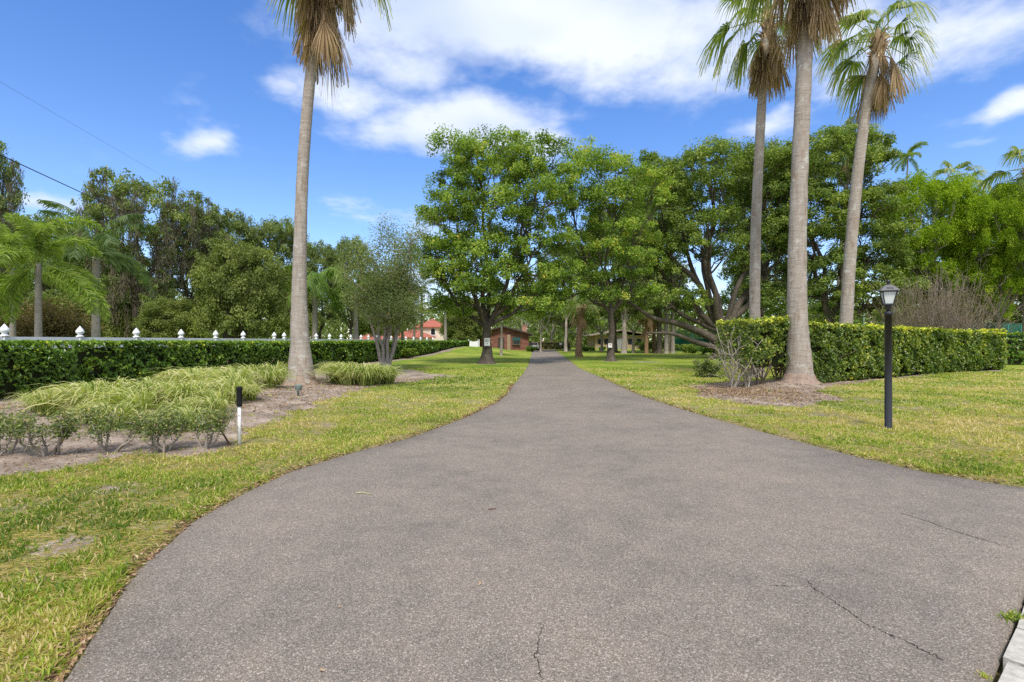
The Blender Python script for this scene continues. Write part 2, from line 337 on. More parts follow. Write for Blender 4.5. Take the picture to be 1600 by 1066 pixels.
M['wire'] = plain('black_cable', (0.012, 0.012, 0.014), 0.6, 0.3, 0.1)
M['thinwire'] = plain('grey_cable', (0.10, 0.12, 0.16), 0.6, 0.3, 0.1)
def brickmat():
    m_, n, p = newmat('brown_brick', 0.9, 0.15); tcn = nd(n, 'ShaderNodeTexCoord')
    mp = nd(n, 'ShaderNodeMapping'); mp.inputs['Rotation'].default_value = (R(90), 0, 0); n.links.new(tcn.outputs['Object'], mp.inputs[0])
    b = nd(n, 'ShaderNodeTexBrick', Scale=1.0); b.inputs['Brick Width'].default_value = 0.5; b.inputs['Row Height'].default_value = 0.2; b.inputs['Mortar Size'].default_value = 0.012
    b.inputs['Color1'].default_value = (0.17, 0.065, 0.05, 1); b.inputs['Color2'].default_value = (0.27, 0.115, 0.085, 1); b.inputs['Mortar'].default_value = (0.21, 0.14, 0.12, 1)
    n.links.new(mp.outputs[0], b.inputs['Vector']); n.links.new(b.outputs[0], p.inputs['Base Color']); return m_
M['brick'] = brickmat()
def glassmat():
    m_, n, p = newmat('lantern_glass', 0.25, 0.5); p.inputs['Base Color'].default_value = (0.86, 0.90, 0.86, 1); p.inputs['Alpha'].default_value = 0.62; return m_
M['glass'] = glassmat()
def screenmat():                                            # see-through woven windscreen / chain link
    m_, n, p = newmat('chain_link', 0.7, 0.2); p.inputs['Base Color'].default_value = (0.03, 0.17, 0.13, 1); p.inputs['Alpha'].default_value = 0.42; return m_
M['mesh'] = screenmat()

# ------------------------------------------------------------------ ground layout
LEFT = [(-1.05, -1.70), (0.6, -1.78), (1.6, -1.88), (2.25, -2.0), (2.88, -2.27), (3.37, -2.47), (4.25, -2.66), (5.06, -2.66), (5.85, -2.56), (6.78, -2.2), (7.95, -1.59), (9.84, -0.98),
        (12.4, -0.40), (14.5, -0.14), (17.1, 0.0), (23, 0.45), (32, 1.0), (50, 1.85), (80, 3.15), (89, 3.6)]
RIGHT = [(-1.05, -1.86), (2.25, 2.1), (5.15, 5.58), (5.25, 5.22), (5.85, 4.76), (6.6, 4.5), (7.64, 4.3), (9.6, 3.96), (11.8, 3.7), (14, 3.55), (17.1, 3.6), (21, 3.68), (28.5, 3.75), (44.4, 4.75), (80, 6.9), (89, 7.5)]
LEFT = [(a, b) for a, b in LEFT]
def lx(y): return np.interp(y, [a for a, b in LEFT], [b for a, b in LEFT])
def rx(y): return np.interp(y, [a for a, b in RIGHT], [b for a, b in RIGHT])
DRIVE = [(b, a) for a, b in LEFT]+[(b, a) for a, b in RIGHT[::-1]]
gd = np.array([0.77, 0.641]); gp = np.array([2.1, 2.25]); gn = np.array([0.641, -0.77])      # gutter line, direction and normal (to the street)
def street(x, y): return (np.asarray(x)-gp[0])*gn[0]+(np.asarray(y)-gp[1])*gn[1]              # >0 on the street side
BED_L = [G(-60, 758), G(0, 752), G(60, 748), G(130, 736), G(240, 722), G(310, 713), G(372, 700), G(385, 688), G(430, 664), G(500, 638), G(545, 619), G(600, 603),
         (-3.2, 19.2), (-2.9, 22), (-5.2, 26.5), (-8.6, 28.5), (-9.8, 34), (-12.6, 14), (-13, 8)]
BED_R = [G(1068, 603), G(1095, 622), G(1170, 634), G(1250, 637), G(1325, 626), G(1290, 612), G(1340, 599), G(1400, 592), G(1480, 584.5), (24.7, 25.5), (25.2, 26.6), (12.5, 21), (8.5, 19)]
def ground_h(x, y):
    x = np.asarray(x, float); y = np.asarray(y, float)
    dl = lx(y)-x
    h = 0.80*np.exp(-((x+5.5)/6.5)**2-((y-63)/13.0)**2)*sstep(dl, 0, 4.5)
    h = h+0.16*np.exp(-((x+7.5)/3.2)**2-((y-10.5)/3.5)**2)+0.10*np.exp(-((x+6.5)/2.0)**2-((y-17)/2.5)**2)
    h = h+0.16*np.exp(-(((x-9.3)/1.0)**2+((y-16.7)/1.0)**2))
    h = h+(fbm(x, y, 0.35, 3, 3)-0.5)*0.10*sstep(np.minimum(np.abs(x-lx(y)), np.abs(x-rx(y))), 0.2, 3)
    return h
def ground_full(x, y):
    d = sdist(x, y, DRIVE); s = street(x, y)
    h = ground_h(x, y)+0.022+(fbm(x, y, 3.0, 8, 3)-0.5)*0.02
    k = sstep(d, -0.06, 0.07); h = -0.05+(h+0.05)*k
    k2 = sstep(-s, 0.0, 0.12); return -0.08+(h+0.08)*k2
def bare_amt(x, y):
    a = sdist(x, y, BED_L); b = sdist(x, y, BED_R); n_ = fbm(x, y, 1.3, 11, 4)-0.5
    v = np.maximum(sstep(-a+n_*1.1, -0.25, 0.35), sstep(-b+n_*0.9, -0.2, 0.3))
    hl = (np.asarray(x)-(-12.6+0.12*(np.asarray(y)-12.6)))
    v = np.maximum(v, sstep(0.9+n_-np.abs(hl-0.35), 0, .25)*(np.asarray(y) > 11)*(np.asarray(y) < 64)*0.8)
    p = fbm(x, y, 1.5, 21, 4); v = np.maximum(v, sstep(p, 0.60, 0.78)*0.50*(np.asarray(y) < 30))
    for (px, py, r_, am) in [(110, 855, .30, .95), (20, 800, .3, .85), (155, 770, .35, .8), (230, 770, .2, .6), (320, 800, .12, .6), (40, 950, .15, .7), (60, 905, .16, .6), (255, 700, .2, .5), (200, 735, .35, .5), (640, 640, .5, .35), (1250, 660, .5, .4), (1480, 690, .5, .45), (1560, 735, .4, .4), (1420, 655, .7, .4), (240, 830, .12, .6), (60, 1010, .12, .5)]:
        q = G(px, py); v = np.maximum(v, am*.82*np.exp(-(((x-q[0])/r_)**2+((y-q[1])/r_)**2)*(0.3+3.2*fbm(x, y, 4, 3, 4)**2))*np.clip(.35+1.3*fbm(x, y, 7, 9, 3), 0, 1))
    for (cx_, cy_, r_) in [(-1.6, 33, 1.3), (7.3, 37.5, 1.2), (-6.6, 26.7, 1.2), (9.5, 36.5, 1.8), (-3.5, 21.5, 1.6)]:
        v = np.maximum(v, 0.75*np.exp(-((np.asarray(x)-cx_)**2+((np.asarray(y)-cy_)*1.2)**2)/r_**2))
    return np.clip(v, 0, 1)

def axis(dense0, dense1, step, far0, far1, grow=1.13):
    a = list(np.arange(dense0, dense1, step)); s = step; v = dense1
    while v < far1: a.append(v); s *= grow; v += s
    a.append(far1); s = step; v = dense0-step; b = []
    while v > far0: b.append(v); s *= grow; v -= s
    b.append(far0); return np.array(b[::-1]+a)
def build_ground():
    X = axis(-7.5, 7.5, 0.075, -500, 500, 1.06); Y = axis(1.8, 13, 0.075, -60, 900, 1.055)
    gx, gy = np.meshgrid(X, Y); z = ground_full(gx, gy); z = np.where(np.hypot(gx, gy) > 140, 0, z)
    V = np.stack([gx, gy, z], -1).reshape(-1, 3); nx, ny = len(X), len(Y)
    i = np.arange(ny-1)[:, None]*nx; j = np.arange(nx-1)[None, :]
    F = np.stack([i+j, i+j+1, i+nx+j+1, i+nx+j], -1).reshape(-1, 4)
    a = Acc(); a.add(V, F, bare_amt(gx, gy).ravel())
    m_, n, p = newmat('lawn_and_soil', 0.95, 0.1)
    at = nd(n, 'ShaderNodeAttribute'); at.attribute_name = 'tint'; g = nd(n, 'ShaderNodeNewGeometry'); P = g.outputs['Position']
    big = tnoise(n, P, 0.28, 4, 0.6); mid = tnoise(n, P, 1.6, 5, 0.65); fine = tnoise(n, P, 22, 5, 0.7); vf = tnoise(n, P, 90, 3, 0.7)
    mixv = mathn(n, 'ADD', mathn(n, 'MULTIPLY', big, 0.55), mathn(n, 'ADD', mathn(n, 'MULTIPLY', mid, 0.30), mathn(n, 'MULTIPLY', fine, 0.22)))
    lawn = ramp(n, mixv, [(0.40, (0.10, 0.17, 0.018)), (0.50, (0.17, 0.245, 0.026)), (0.58, (0.27, 0.31, 0.045)), (0.66, (0.36, 0.31, 0.10))])
    sy = nd(n, 'ShaderNodeSeparateXYZ'); n.links.new(P, sy.inputs[0])
    thatch = ramp(n, mathn(n, 'ADD', mathn(n, 'MULTIPLY', fine, 0.5), mathn(n, 'MULTIPLY', vf, 0.5)), [(0.36, (0.09, 0.07, 0.035)), (0.46, (0.20, 0.165, 0.075)), (0.55, (0.34, 0.27, 0.14)), (0.66, (0.50, 0.40, 0.26))])
    near = mathn(n, 'ADD', mathn(n, 'MULTIPLY', mathn(n, 'SUBTRACT', 30.0, sy.outputs[1]), 0.06), mathn(n, 'SUBTRACT', mid, 0.75), True)      # open thatch shows in the thin lawn by the street
    lawn = mixc(n, mathn(n, 'MULTIPLY', near, 0.8), lawn, thatch)
    lawn = mixc(n, mathn(n, 'MULTIPLY', mathn(n, 'SUBTRACT', vf, 0.5), 2.0, True), lawn, (0.09, 0.085, 0.03))
    sv = mathn(n, 'ADD', mathn(n, 'MULTIPLY', mid, 0.6), mathn(n, 'MULTIPLY', fine, 0.4))
    soil = ramp(n, sv, [(0.36, (0.17, 0.13, 0.10)), (0.5, (0.30, 0.235, 0.185)), (0.62, (0.50, 0.41, 0.33))])
    soil = mixc(n, mathn(n, 'MULTIPLY', mathn(n, 'SUBTRACT', vf, 0.52), 5, True), soil, (0.11, 0.075, 0.055))
    ed = mathn(n, 'ADD', at.outputs['Fac'], mathn(n, 'MULTIPLY', mathn(n, 'SUBTRACT', fine, 0.5), 1.1))
    ed = mathn(n, 'MULTIPLY', mathn(n, 'SUBTRACT', ed, 0.38), 5, True)
    n.links.new(mixc(n, ed, lawn, soil), p.inputs['Base Color'])
    bump(n, p, mathn(n, 'ADD', fine, mathn(n, 'MULTIPLY', vf, 0.5)), 0.7, 0.03)
    o = a.build('ground', m_); tag(o, kind='structure')
build_ground()

def asphalt(name, base=1.0):
    m_, n, p = newmat(name, 0.88, 0.25); g = nd(n, 'ShaderNodeNewGeometry'); P = g.outputs['Position']
    v = nd(n, 'ShaderNodeTexVoronoi', Scale=185.0); n.links.new(P, v.inputs['Vector'])
    sepc = nd(n, 'ShaderNodeSeparateColor'); n.links.new(v.outputs['Color'], sepc.inputs[0])
    v2 = nd(n, 'ShaderNodeTexVoronoi', Scale=42.0); n.links.new(P, v2.inputs['Vector']); sep2 = nd(n, 'ShaderNodeSeparateColor'); n.links.new(v2.outputs['Color'], sep2.inputs[0])
    agg = ramp(n, sepc.outputs[0], [(0.0, (0.085*base, 0.074*base, 0.063*base)), (0.3, (0.142*base, 0.124*base, 0.108*base)), (0.7, (0.185*base, 0.164*base, 0.144*base)), (0.93, (0.27*base, 0.24*base, 0.215*base)), (0.985, (0.44, 0.40, 0.35))])
    warm = mixc(n, mathn(n, 'MULTIPLY', sepc.outputs[1], 0.35), agg, mixc(n, 1.0, agg, (1.25, 0.95, 0.8), 'MULTIPLY'))
    spots = mathn(n, 'MULTIPLY', mathn(n, 'GREATER_THAN', sep2.outputs[0], 0.955), mathn(n, 'LESS_THAN', v2.outputs['Distance'], 0.30))
    c = mixc(n, mathn(n, 'MULTIPLY', spots, 0.55), warm, (0.46, 0.42, 0.38))
    big = tnoise(n, P, 0.55, 4, 0.6); md = tnoise(n, P, 3.5, 4, 0.6)
    bb = mathn(n, 'ADD', mathn(n, 'MULTIPLY', big, 0.6), mathn(n, 'MULTIPLY', md, 0.4))
    sh = ramp(n, bb, [(0.35, (0.76, 0.765, 0.745)), (0.5, (0.98, 0.975, 0.935)), (0.66, (1.15, 1.13, 1.05))])
    c = mixc(n, 1.0, c, sh, 'MULTIPLY')
    n.links.new(c, p.inputs['Base Color'])
    h = mathn(n, 'ADD', mathn(n, 'MULTIPLY', v.outputs['Distance'], -1.0), mathn(n, 'MULTIPLY', md, 0.8))
    bump(n, p, h, 0.45, 0.004); return m_
M['asphalt'] = asphalt('driveway_asphalt', 1.20)
def build_drive():
    ys = np.concatenate([np.arange(-1.0, 20, 0.08), np.arange(20, 89, 0.5)]); nx = 24
    L_ = lx(ys)+(fbm(ys, ys*0+3, 4.0, 1, 3)-0.5)*0.07; R_ = rx(ys)+(fbm(ys, ys*0+9, 4.0, 2, 3)-0.5)*0.07*(ys > 5.3)
    s = np.linspace(0, 1, nx)[None, :]; X = L_[:, None]*(1-s)+R_[:, None]*s; Y = np.repeat(ys[:, None], nx, 1); Z = np.zeros_like(X)
    # thin rolled edges
    Z[:, 0] = -0.03; Z[:, -1] = -0.03; X[:, 1] = X[:, 0]+0.02; X[:, -2] = X[:, -1]-0.02
    V = np.stack([X, Y, Z], -1).reshape(-1, 3); i = np.arange(len(ys)-1)[:, None]*nx; j = np.arange(nx-1)[None, :]
    a = Acc(); a.add(V, np.stack([i+j, i+j+1, i+nx+j+1, i+nx+j], -1).reshape(-1, 4))
    dr = a.build('driveway', M['asphalt']); tag(dr, kind='structure')
    ck = plain('crack_dark', (0.028, 0.025, 0.022), 1.0, 0.0, 0.2); rng = np.random.default_rng(2)
    for pl, w in [([(848, 970), (842, 1000), (838, 1025), (846, 1064)], 0.0045), ([(1258, 905), (1272, 920), (1300, 938), (1330, 958), (1352, 975), (1378, 987), (1410, 1000), (1445, 1018), (1480, 1035)], 0.005),
                  ([(1400, 800), (1440, 812), (1480, 826), (1530, 842), (1580, 856)], 0.006), ([(1200, 915), (1240, 917)], 0.005)]:
        pts = np.array([G(*q) for q in pl]); t = np.linspace(0, len(pts)-1, 14*(len(pts)-1)+1)
        x = np.interp(t, range(len(pts)), pts[:, 0])+rng.normal(0, 0.006, len(t)); y = np.interp(t, range(len(pts)), pts[:, 1])+rng.normal(0, 0.006, len(t))
        d = np.stack([np.gradient(x), np.gradient(y)], 1); d /= np.linalg.norm(d, axis=1, keepdims=True); nn = np.stack([-d[:, 1], d[:, 0]], 1)
        ww = w*(0.25+rng.random(len(t)))*np.minimum(1, np.minimum(np.arange(len(t)), np.arange(len(t))[::-1])/4+0.1)*0.5
        A_ = np.stack([x, y], 1)+nn*ww[:, None]; B_ = np.stack([x, y], 1)-nn*ww[:, None]
        V = np.concatenate([np.c_[A_, np.full(len(t), 0.003)], np.c_[B_, np.full(len(t), 0.003)]]); k = np.arange(len(t)-1); n_ = len(t)
        a = Acc(); a.add(V, np.stack([k, k+1, k+1+n_, k+n_], 1)); a.build('crack', ck, dr, smooth=False)
build_drive()

def build_gutter():
    conc = plain('pale_concrete', (0.43, 0.40, 0.35), 0.9, 0.15, 0.55, 22, bumpd=0.02)
    a = Acc(); ang = math.atan2(gd[1], gd[0])
    rg = np.random.default_rng(4)
    for k in range(-9, 22):
        w = 0.415; c = gp+gd*(k*w+0.03)+gn*(0.345+rg.uniform(-.012, .012))
        box(a, (c[0], c[1], -0.035+rg.uniform(-.004, .004)), (w-0.030, 0.66, 0.10), rz=ang+rg.normal(0, .012))
    o = a.build('gutter', conc, smooth=False); tag(o, kind='structure')
    c = gp+gn*6.75; v = []
    for s_, t_ in ((-60, 0.72), (60, 0.72), (60, 8.0), (-60, 8.0)):
        q = gp+gd*s_+gn*t_; v.append((q[0], q[1], 0.004))
    a = Acc(); a.add(v, [(3, 2, 1, 0)]); o = a.build('road', M['asphalt']); tag(o, kind='structure')
build_gutter()

# ------------------------------------------------------------------ grass, litter
def blade_quads(acc, x, y, z, ln, wd, rng, tint, lean=(0.3, 1.1)):
    n = len(x); a = rng.uniform(0, 6.283, n); le = rng.uniform(*lean, n)
    d = np.stack([np.cos(a)*np.sin(le), np.sin(a)*np.sin(le), np.cos(le)], 1); s_ = np.stack([-np.sin(a+rng.normal(0, .7, n)), np.cos(a), np.zeros(n)], 1)
    B = np.stack([x, y, z], 1); ln = ln[:, None]; wd = wd[:, None]
    mid = B+d*ln*0.55; tip = B+d*ln*0.9; tip[:, 2] -= (ln[:, 0]*0.16*np.sin(le))
    V = np.stack([B-s_*wd*.4, B+s_*wd*.4, mid+s_*wd*.5, tip, mid-s_*wd*.5], 1).reshape(-1, 3)
    acc.add(V, np.arange(n*5).reshape(n, 5), np.repeat(tint, 5))
def build_grass():
    rng = np.random.default_rng(11); a = Acc()
    for (y0, y1, dens, ln, wd, nb) in [(1.9, 3.6, 820, 0.064, 0.0072, 8), (3.6, 6, 580, 0.062, 0.0078, 8), (6, 10, 330, 0.058, 0.0095, 8), (10, 16, 150, 0.062, 0.015, 8), (16, 28, 52, 0.07, 0.028, 7)]:
        xm = y1*1.04+1.6; area = (y1-y0)*2*xm; n = int(area*dens)
        x = rng.uniform(-xm, xm, n); y = rng.uniform(y0, y1, n)
        keep = (np.abs(x) < y*1.04+1.6) & (sdist(x, y, DRIVE) > 0.0) & (street(x, y) < -0.05)
        x, y = x[keep], y[keep]; b = bare_amt(x, y); dn = fbm(x, y, 2.6, 31, 4)
        keep = rng.random(len(x)) > np.clip(b*1.25-0.03, 0, 0.985)
        keep &= (dn*.75+.25*vnoise(x, y, 9, 5)+rng.normal(0, 0.05, len(x))) > 0.455
        x, y = x[keep], y[keep]
        X = np.repeat(x, nb)+rng.normal(0, 0.018+0.0016*y0, len(x)*nb); Y = np.repeat(y, nb)+rng.normal(0, 0.018+0.0016*y0, len(x)*nb)
        Z = ground_full(X, Y)-0.004
        dry = fbm(X, Y, 0.9, 41, 4)*0.75+fbm(X, Y, 0.22, 43, 2)*0.35
        t = np.clip((dry-0.30)*2.1+rng.normal(0, 0.18, len(X))+np.repeat(rng.normal(0, 0.08, len(x)), nb), 0, 1)
        t = np.where(rng.random(len(X)) < 0.17, rng.uniform(0.75, 1, len(X)), t)
        L = ln*rng.uniform(0.55, 1.35, len(X)); Wd = wd*rng.uniform(0.7, 1.3, len(X))
        blade_quads(a, X, Y, Z, L, Wd, rng, t)
    # dead runners and straw lying flat between the tufts
    for (y0, y1, dens) in [(1.9, 4, 3800), (4, 7, 1700), (7, 11, 600)]:
        xm = y1*1.04+1.6; n = int((y1-y0)*2*xm*dens); x = rng.uniform(-xm, xm, n); y = rng.uniform(y0, y1, n)
        keep = (np.abs(x) < y*1.04+1.6) & (sdist(x, y, DRIVE) > 0.01) & (street(x, y) < -.05); x, y = x[keep], y[keep]
        keep = rng.random(len(x)) > bare_amt(x, y)*1.5-.15; x, y = x[keep], y[keep]; n = len(x)
        blade_quads(a, x, y, ground_full(x, y)+.004, rng.uniform(.03, .09, n), rng.uniform(.002, .005, n), rng, np.where(rng.random(n) < .25, rng.uniform(.2, .5, n), rng.uniform(.74, 1, n)), lean=(1.25, 1.55))
    o = a.build('grass', M['grass'], smooth=False); tag(o, kind='stuff', label='patchy green and straw coloured lawn grass along both sides of the driveway', cat='grass')
    # dry leaves along the edges and over the beds
    a = Acc(); xs = []; ys = []
    n = 2600; y = 1.9+rng.random(n)**1.7*16; off = np.abs(rng.normal(0, 0.05, n))-0.02
    xs.append(lx(y)-off); ys.append(y)
    n = 900; y = 5.4+rng.random(n)**1.5*16; xs.append(rx(y)+np.abs(rng.normal(0, 0.06, n))-0.02); ys.append(y)
    n = 12000; x = rng.uniform(-12, -3, n); y = rng.uniform(5.5, 20, n); k = sdist(x, y, BED_L) < 0.1; xs.append(x[k]); ys.append(y[k])
    n = 26000; x = rng.uniform(5, 12, n); y = rng.uniform(11.5, 19, n); k = (sdist(x, y, BED_R) < 0.2) & (rng.random(n) < np.exp(-((x-6.7)/1.6)**2-((y-14.8)/1.8)**2)+0.10); xs.append(x[k]); ys.append(y[k])
    n = 1300; x = rng.uniform(-6, -2, n); y = rng.uniform(2, 9, n); k = sdist(x, y, DRIVE) > 0; xs.append(x[k]); ys.append(y[k])
    x = np.concatenate(xs); y = np.concatenate(ys); n = len(x)
    inside = sdist(x, y, DRIVE) < 0.02; z = np.where(inside, 0.008, ground_full(x, y)+0.010)
    N = np.stack([rng.normal(0, .35, n), rng.normal(0, .35, n), np.ones(n)], 1); L = rng.uniform(0.02, 0.05, n)*(1+.6*(y > 10))
    leaves(a, np.stack([x, y, z], 1), N, L, L*0.45, rng, rng.random(n), 0.1)
    o = a.build('leaf_litter', M['litter'], smooth=False); tag(o, kind='stuff', label='brown dead leaves scattered along the driveway edges and planting beds', cat='leaf litter')
build_grass()

def small_debris():
    rng = np.random.default_rng(3)
    a = Acc(); p0 = G(556, 771); p1 = G(582, 773); tube(a, path((*p0, 0.008), (*p1, 0.012), 6, rng, 0.05), [0.004, 0.005, 0.004, 0.004, 0.003, 0.001], 5, 0.9)
    o = a.build('straw_twig', M['lir']); tag(o, 'pale yellow straw twig lying on the driveway left of centre', 'twig')
    a = Acc(); p0 = G(763, 797); p1 = G(775, 796); tube(a, path((*p0, 0.007), (*p1, 0.007), 5, rng, 0.05), 0.004, 5)
    o = a.build('dark_twig', M['rust']); tag(o, 'short dark twig lying on the driveway near its centre', 'twig')
    for (px, py, lab, s_) in [(750, 914, 'orange brown fallen leaf lying alone in the middle of the driveway', 0.036), (530, 950, 'small tan fallen leaf on the driveway lower left of the orange leaf', 0.026), (503, 1050, 'thin pale leaf sliver on the asphalt at the bottom edge of the picture', 0.03)]:
        a = Acc(); x, y = G(px, py)
        leaves(a, np.array([[x, y, 0.008]]), np.array([[0.1, -0.1, 1.0]]), s_, s_*0.5, rng, np.array([0.75]), 0.15)
        o = a.build('fallen_leaf', M['litter']); tag(o, lab, 'leaf')
    x, y = G(1585, 967); a = Acc(); n = 130
    X = x+rng.normal(0, 0.03, n); Y = y+rng.normal(0, 0.022, n); blade_quads(a, X, Y, np.full(n, 0.0), rng.uniform(0.02, 0.055, n), np.full(n, 0.006), rng, rng.uniform(0, .8, n))
    o = a.build('grass_tuft', M['grass'], smooth=False); tag(o, 'green weed tuft growing in the joint beside the pale concrete gutter', 'weed')
    x, y = G(1538, 1058); a = Acc(); n = 60
    X = x+rng.normal(0, 0.010, n); Y = y+rng.normal(0, 0.010, n); blade_quads(a, X, Y, np.full(n, 0.0), rng.uniform(0.012, 0.028, n), np.full(n, 0.004), rng, rng.uniform(0.3, 1, n))
    o = a.build('grass_tuft', M['grass'], smooth=False); tag(o, 'tiny yellowish weed tuft where asphalt meets the gutter at the bottom right corner', 'weed')
small_debris()

# ------------------------------------------------------------------ broadleaf trees
def make_blobs(env, rng):
    B = []
    for (cx_, cy_, cz_, rx_, ry_, rz_, n, r0, r1) in env:
        tries = 0; mine = []
        while len(mine) < n*1.25 and tries < n*60:
            tries += 1; d = rdir(rng, 1)[0]; 
            if d[2] < -0.55: continue
            k = rng.uniform(0.45, 1.0)**0.55; p = np.array([cx_+d[0]*rx_*k, cy_+d[1]*ry_*k, cz_+d[2]*rz_*k]); r = rng.uniform(r0, r1)
            if all(np.linalg.norm(p-q[:3]) > 0.585*(r+q[3]) for q in B+mine): mine.append(np.array([*p, r]))
        B += mine
    return np.array(B)
def tree_parts(seed, env, fork, tr, lsize, per, barkm, leafm, K=6, trunk_top=None, lean=(0, 0), flare=1.7, sub=11, strands=0, custom=None, lsub=0.42, aspect=0.6, upb=0.5):
    """crown and trunk meshes of one tree, base at the origin"""
    rng = np.random.default_rng(seed); B = make_blobs(env, rng)
    tk = Acc(); F = np.array([lean[0], lean[1], fork]); top = trunk_top or fork
    tp = path((0, 0, -0.15), F, 9, rng, 0.02); s = np.linspace(0, 1, 9)
    sq = 1+0.10*np.cos(np.linspace(0, 2*math.pi, 12, endpoint=False)*3+seed)[None, :]*np.linspace(1.6, 0.4, 9)[:, None]
    tube(tk, tp, tr*(1+(flare-1)*np.exp(-s*fork/0.45*1.0)-0.15*s), 12, squash=sq)
    # surface roots
    for a_ in np.arange(5)*1.256+rng.uniform(0, 1):
        e = np.array([math.cos(a_), math.sin(a_), 0]); pr = [e*tr*0.5+np.array([0, 0, tr*1.0]), e*tr*1.15+np.array([0, 0, tr*0.3]), e*tr*1.9+np.array([0, 0, 0.03]), e*tr*2.6+np.array([0, 0, -0.08])]
        tube(tk, pr, [tr*0.45, tr*0.35, tr*0.2, tr*0.08], 6)
    cent = B[rng.choice(len(B), min(K, len(B)), replace=False), :3]
    for _ in range(6):
        lab = np.argmin(((B[:, None, :3]-cent[None])**2).sum(-1), 1)
        cent = np.array([B[lab == k, :3].mean(0) if (lab == k).any() else cent[k] for k in range(len(cent))])
    for k in range(len(cent)):
        mem = B[lab == k]
        if len(mem) == 0: continue
        q = cent[k]-np.array([0, 0, 0.4]); st = F*rng.uniform(0.86, 1.0)*np.array([1, 1, 1]); st[:2] = F[:2]*1.0
        v = q-st; L = np.linalg.norm(v); out_ = np.array([v[0], v[1], 0])*0.10
        lp = path(st, q, 11, rng, 0.05, bend=out_-np.array([0, 0, 0.02*L])); r0 = tr*rng.uniform(0.42, 0.62); r1 = max(0.045, tr*0.16)
        tube(tk, lp, np.linspace(r0, r1, 11), 8)
        for b in mem:
            w = ((lp-b[:3])**2).sum(1); ii = int(np.clip(np.argmin(w)-rng.integers(0, 4), 2, 10)); s0 = lp[ii]
            bl = np.linalg.norm(b[:3]-s0)
            bp = path(s0, b[:3], 7, rng, 0.08, bend=np.array([0, 0, -0.06*bl])); rb = min(np.linspace(r0, r1, 11)[ii]*0.6, 0.035+0.018*bl)
            tube(tk, bp, np.linspace(rb, 0.022, 7), 6, cap=False)
            for _ in range(3):
                e = b[:3]+rdir(rng, 1)[0]*b[3]*0.85*np.array([1, 1, 0.8]); tube(tk, path(bp[rng.integers(3, 6)], e, 5, rng, 0.10), np.linspace(0.026, 0.010, 5), 4, cap=False)
    if custom:
        for pts, ra, rb in custom:
            P = np.array(pts, float); t_ = np.linspace(0, len(P)-1, 6*(len(P)-1)+1)
            Q = np.stack([np.interp(t_, range(len(P)), P[:, c]) for c in range(3)], 1); 
            for _ in range(3): Q[1:-1] = (Q[:-2]+Q[1:-1]*2+Q[2:])/4
            tube(tk, Q, np.linspace(ra, rb, len(Q)), 9)
    lf = Acc()
    for b in B:
        ns_ = max(5, int(sub*(b[3]/1.2)**2*rng.uniform(0.75, 1.25))); d = rdir(rng, ns_); d[:, 2] = np.where(d[:, 2] < -0.4, -d[:, 2]*0.5, d[:, 2])
        c = b[:3]+d*b[3]*(rng.uniform(0.25, 1.0, ns_)**0.6)[:, None]*np.array([1, 1, 0.78])
        rs = b[3]*lsub*rng.uniform(0.6, 1.15, ns_); nl = int(per)
        C = np.repeat(c, nl, 0)+np.clip(rng.normal(size=(ns_*nl, 3)), -1.5, 1.5)*np.repeat(rs, nl)[:, None]*0.52*np.array([1.1, 1.1, 0.9])
        N = (C-b[:3])/b[3]*0.5+rng.normal(size=C.shape)*0.55; N[:, 2] += upb
        t = np.clip(np.repeat(rng.normal(0.48, 0.15, ns_)+rng.normal(0, 0.06), nl)+rng.normal(0, 0.17, ns_*nl), 0, 1)
        L = lsize*rng.uniform(0.6, 1.3, len(C)); leaves(lf, C, N, L, L*aspect, rng, t)
    ms_ = None
    if strands:
        ms_ = Acc()
        for _ in range(strands):
            b = B[rng.integers(len(B))]; p = b[:3]+rdir(rng, 1)[0]*b[3]*0.9; L = rng.uniform(0.8, 3.2); n_ = 90
            C = np.stack([p[0]+rng.normal(0, .16, n_), p[1]+rng.normal(0, .16, n_), p[2]-rng.random(n_)*L], 1)
            leaves(ms_, C, rng.normal(size=(n_, 3))*np.array([1, 1, .15]), rng.uniform(.2, .5, n_), 0.05, rng, np.clip(rng.normal(.5, .25, n_), 0, 1), 0.05, hang=3.0)
        ms_ = ms_.mesh('hanging_moss', M['moss'], False)
    return tk.mesh('trunk', barkm), lf.mesh('crown', leafm, False), ms_
def tree(name, loc, parts, label, cat='tree', group=None, rz=0.0, scl=1.0):
    e = empty(name, loc, label, cat, group, rz); e.scale = (scl,)*3 if isinstance(scl, (int, float)) else scl
    obj('trunk', parts[0], e); obj('crown', parts[1], e)
    if parts[2] is not None: obj('hanging_moss', parts[2], e)
    return e
def envpx(base, rows):
    """ellipsoids measured on the photo (centre px,py, half sizes in px) at the tree's distance -> local metres"""
    d = base[1]; k = d/800.0; o = []
    for (px, py, hx, hy, n, r0, r1) in rows:
        o.append(((px-800)*k-base[0], 0.0, CAMH+(533-py)*k, hx*k, (hx*k)*0.85, hy*k, n, r0, r1))
    return o
def gl(x, y): return (x, y, float(ground_h(x, y)))

